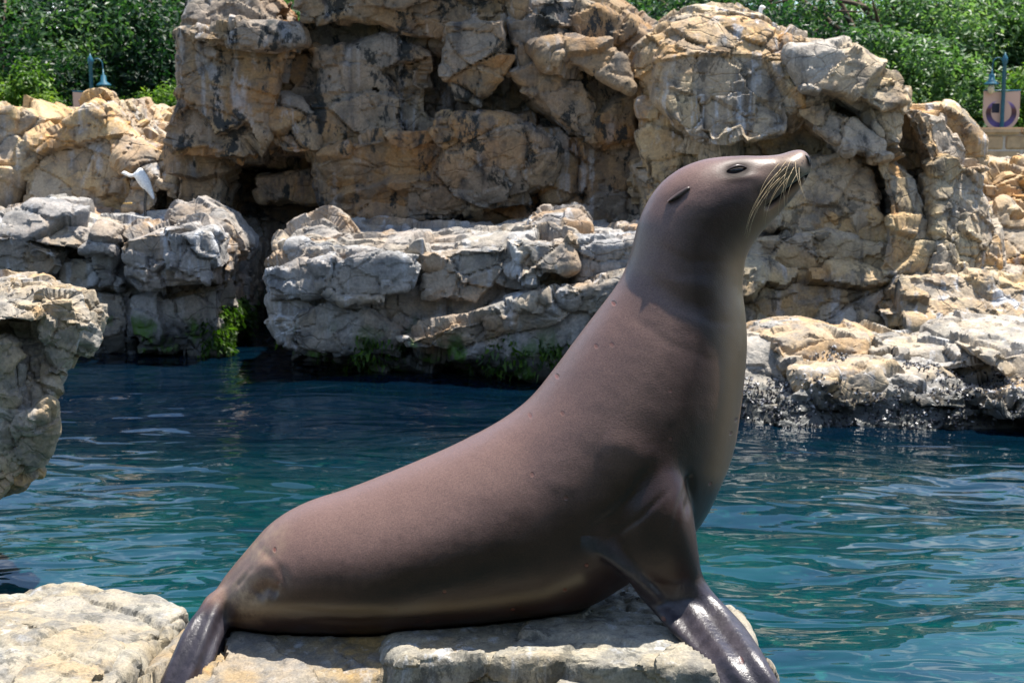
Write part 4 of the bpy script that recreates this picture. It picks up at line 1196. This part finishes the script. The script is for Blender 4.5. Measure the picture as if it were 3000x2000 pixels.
for k in range(7):
    b = bpy.data.objects.new('cap_stone', cap_me); link(b, wall)
    b.location = (-1.45 + k * .475, 0, wall.dimensions.z / 2 + .022)
print('wall', time.time() - T0)

# ------------------------------------------------------------------ egrets
M_white = plain('white_feather', (0.80, 0.80, 0.78), 0.7, 0.2, scale=60)
M_beak = plain('yellow_beak', (0.55, 0.34, 0.08), 0.4)
M_leg = plain('dark_leg', (0.03, 0.03, 0.028), 0.6)
def ringloft(stn, wid):
    """profile stations (top x,z, bottom x,z) in metres with half widths"""
    s = spline(np.hstack([np.array(stn, float), np.array(wid, float)[:, None]]), 5); rr = []
    t = np.linspace(0, 2 * np.pi, 14, endpoint=False)
    for a in s:
        c = np.array([(a[0] + a[2]) / 2, 0, (a[1] + a[3]) / 2]); u = np.array([(a[0] - a[2]) / 2, 0, (a[1] - a[3]) / 2])
        rr.append(c + u[None] * np.cos(t)[:, None] + np.array([0, 1.0, 0])[None] * (max(a[4], .001) * np.sin(t))[:, None])
    return loft(np.array(rr))
def egret(name, loc, label, legz, flip=1, pose=0):
    t = empty(name, loc); t.scale.x = 1.0
    tag(t, label, 'bird', 'egrets perched on the rocks')
    if pose == 0:      # stretched forward, back sloping down to the tail; origin at the feet
        stn = [(.105, .055, .090, .045), (.092, .120, .045, .105), (.066, .210, -.005, .150), (.020, .290, -.035, .195), (-.012, .312, -.052, .225), (-.040, .288, -.070, .235), (-.075, .262, -.090, .232), (-.110, .268, -.112, .238), (-.138, .284, -.130, .246), (-.158, .281, -.148, .254), (-.172, .270, -.166, .262)]
        wid = [.010, .030, .062, .075, .060, .036, .026, .024, .026, .022, .010]
        bk = [(-.163, .273, 0), (-.19, .271, 0), (-.22, .268, 0), (-.245, .266, 0)]
    else:              # hunched, head up, only the head clears the rim
        stn = [(-.16, .06, -.15, .05), (-.12, .11, -.10, .05), (-.05, .15, -.03, .05), (.02, .17, .05, .07), (.045, .185, .085, .12), (.050, .21, .085, .185), (.058, .245, .088, .215), (.080, .258, .094, .220), (.100, .250, .102, .226), (.112, .242, .110, .232)]
        wid = [.008, .03, .055, .055, .036, .024, .024, .026, .020, .008]
        bk = [(.104, .240, 0), (.13, .230, 0), (.155, .218, 0), (.175, .208, 0)]
    me = mesh_from('body', *ringloft(stn, wid))
    obj('body', me, M_white, t)
    obj('beak', mesh_from('beak', *tube_geo(spline(np.array(bk), 4), np.linspace(.009, .0015, 13), 8)), M_beak, t)
    for s in (-1, 1):
        x0 = 0.02 if pose == 0 else 0.0
        pth = [(x0, s * .025, .16 if pose == 0 else .08), (x0 + .012, s * .026, .09), (x0, s * .027, .01), (x0, s * .028, legz)]
        lg = [tube_geo(spline(np.array(pth), 4), [.0055] * 13, 7)]
        for a in (-0.5, 0, 0.5, 3.1):
            lg.append(tube_geo([(x0, s * .028, legz + .004), (x0 - .02 * math.cos(a), s * .028 + .02 * math.sin(a), legz + .003), (x0 - .045 * math.cos(a), s * .028 + .045 * math.sin(a), legz)], [.004, .0035, .002], 6))
        obj('leg', mesh_from('leg', *join_geo(lg)), M_leg, t)
    for s in (-1, 1):
        ex, ez = (-.150, .268) if pose == 0 else (.088, .240)
        obj('eye', mesh_from('eye', *tube_geo([(ex, s * .020, ez), (ex, s * .0235, ez), (ex, s * .025, ez)], [.0045, .004, .001], 8)), M_leg, t)
    return t
def drop(meshes, x, y, z0=4.0):
    h = bvh_of(meshes).ray_cast(Vector((x, y, z0)), Vector((0, 0, -1)))
    return h[0].z if h[0] is not None else None
b1 = P(418, 600, 12.2)
zz = drop(ms_left, b1[0], b1[1])
print('egret ground', b1, zz)
zb = b1[2]
egret('egret', tuple(b1), 'white egret leaning forward on the shore rock before the yellow peak', (zz if zz is not None else zb) - zb)
gm = [c.data for c in [ROCKS['sloping_cliff']] + list(ROCKS['sloping_cliff'].children)]
b2 = P(2205, 60, 13.0); z2 = drop(gm, b2[0], b2[1])
hb = P(2229, 22, 13.0)[2]
print('egret2', b2, z2, hb)
zf = hb - 0.24
egret('egret', (b2[0], 13.0, zf), 'white egret hunched behind the crest of the sloping cliff, only its head showing', (z2 if z2 is not None else zf) - zf, pose=1)

# ------------------------------------------------------------------ algae tufts and mussels at the waterline
M_alga = leaf_mat('green_algae', (0.010, 0.030, 0.004), (0.035, 0.085, 0.008), (0.09, 0.17, 0.015))
def surf_samples(meshes, cond, n, seed):
    rs = np.random.RandomState(seed); PV, NV = [], []
    for me in meshes:
        PV.append(get_v(me)); NV.append(get_n(me))
    PV, NV = np.concatenate(PV), np.concatenate(NV)
    idx = np.where(cond(PV, NV))[0]
    if len(idx) == 0: return PV[:0], NV[:0]
    i = rs.choice(idx, min(n, len(idx)), replace=False)
    return PV[i], NV[i]
def algae(parent, meshes, n, seed, cond):
    rs = np.random.RandomState(seed)
    p, nn = surf_samples(meshes, cond, n, seed)
    if len(p) == 0: return
    k = 7
    p = np.repeat(p, k, 0) + rs.normal(size=(len(p) * k, 3)) * 0.025; nn = np.repeat(nn, k, 0)
    m = len(p)
    dirn = nn * 0.5 + rs.normal(size=(m, 3)) * 0.45 + [0, 0, -0.9]; dirn /= np.linalg.norm(dirn, axis=1)[:, None]
    side = np.cross(dirn, rs.normal(size=(m, 3))); side /= np.linalg.norm(side, axis=1)[:, None]
    L = rs.uniform(0.025, 0.075, m)[:, None]; w_ = rs.uniform(0.006, 0.014, m)[:, None]
    v0 = p - side * w_; v1 = p + side * w_; v2 = p + dirn * L * .6 + side * w_ + nn * .008; v3 = p + dirn * L
    VV = np.stack([v0, v1, v2, v3], 1).reshape(-1, 3); q = np.arange(m)[:, None] * 4 + np.arange(4)
    me = tris_mesh('algae', VV, q); set_attr(me, 'leafr', np.repeat(rs.rand(m), 4))
    o = obj('algae', me, M_alga, parent); o['kind'] = 'stuff'
def patchy(V_, s, th, seed): return fbm(V_ * s, seed, 2) > th
algae(o_ledge, ms_ledge, 420, 5, lambda a, b: (a[:, 2] < .30) & (a[:, 2] > .0) & (b[:, 1] < 0.2) & patchy(a, 3.0, 0.15, 3) & (a[:, 1] < 10.8))
algae(o_left, ms_left, 700, 6, lambda a, b: (a[:, 2] < .34) & (a[:, 2] > .0) & (b[:, 1] < 0.2) & (a[:, 0] > -2.4) & patchy(a, 3.0, 0.05, 4) & (a[:, 1] < 11.9))

def mussel_mat():
    m, n, l, bs = nmat('mussel_shell')
    a = n.new('ShaderNodeAttribute'); a.attribute_name = 'leafr'
    l.new(ramp(n, l, a.outputs['Fac'], [(0.0, (0.008, 0.008, 0.012)), (0.55, (0.03, 0.03, 0.038)), (0.62, (0.25, 0.24, 0.24)), (1.0, (0.60, 0.58, 0.55))]), bs.inputs['Base Color'])
    bs.inputs['Roughness'].default_value = 0.35
    return m
rs = np.random.RandomState(9)
pm, nm = surf_samples(ms_muss, lambda a, b: (a[:, 2] < .30 + .12 * fbm(a * 2.5, 8, 3)) & (a[:, 2] > -.02) & (b[:, 1] < 0.3) & (a[:, 1] < 9.2) & (b[:, 2] > -0.6), 5200, 9)
m = len(pm)
ax = rs.normal(size=(m, 3)) + nm * 1.0; ax /= np.linalg.norm(ax, axis=1)[:, None]
sd = np.cross(ax, rs.normal(size=(m, 3))); sd /= np.linalg.norm(sd, axis=1)[:, None]; up_ = np.cross(ax, sd)
L = rs.uniform(.010, .021, m)[:, None]
oct_ = [pm + ax * L, pm + sd * L * .5, pm + up_ * L * .38, pm - sd * L * .5, pm - up_ * L * .38, pm - ax * L * .8]
VV = np.stack(oct_, 1).reshape(-1, 3) + np.repeat(nm * .005, 6, 0)
tri = np.array([[0, 1, 2], [0, 2, 3], [0, 3, 4], [0, 4, 1], [5, 2, 1], [5, 3, 2], [5, 4, 3], [5, 1, 4]])
FF = (np.arange(m)[:, None, None] * 6 + tri[None]).reshape(-1, 3)
me = tris_mesh('mussels', VV, FF, smooth=False)
hz = np.clip((pm[:, 2] - .05) / .28, 0, 1)
set_attr(me, 'leafr', np.repeat(np.clip(rs.rand(m) * .70 + hz * .22, 0, 1), 6))
mo = obj('mussels', me, mussel_mat(), o_muss); mo['kind'] = 'stuff'
print('done', time.time() - T0, sum(len(o.data.vertices) for o in bpy.data.objects if o.type == 'MESH'))
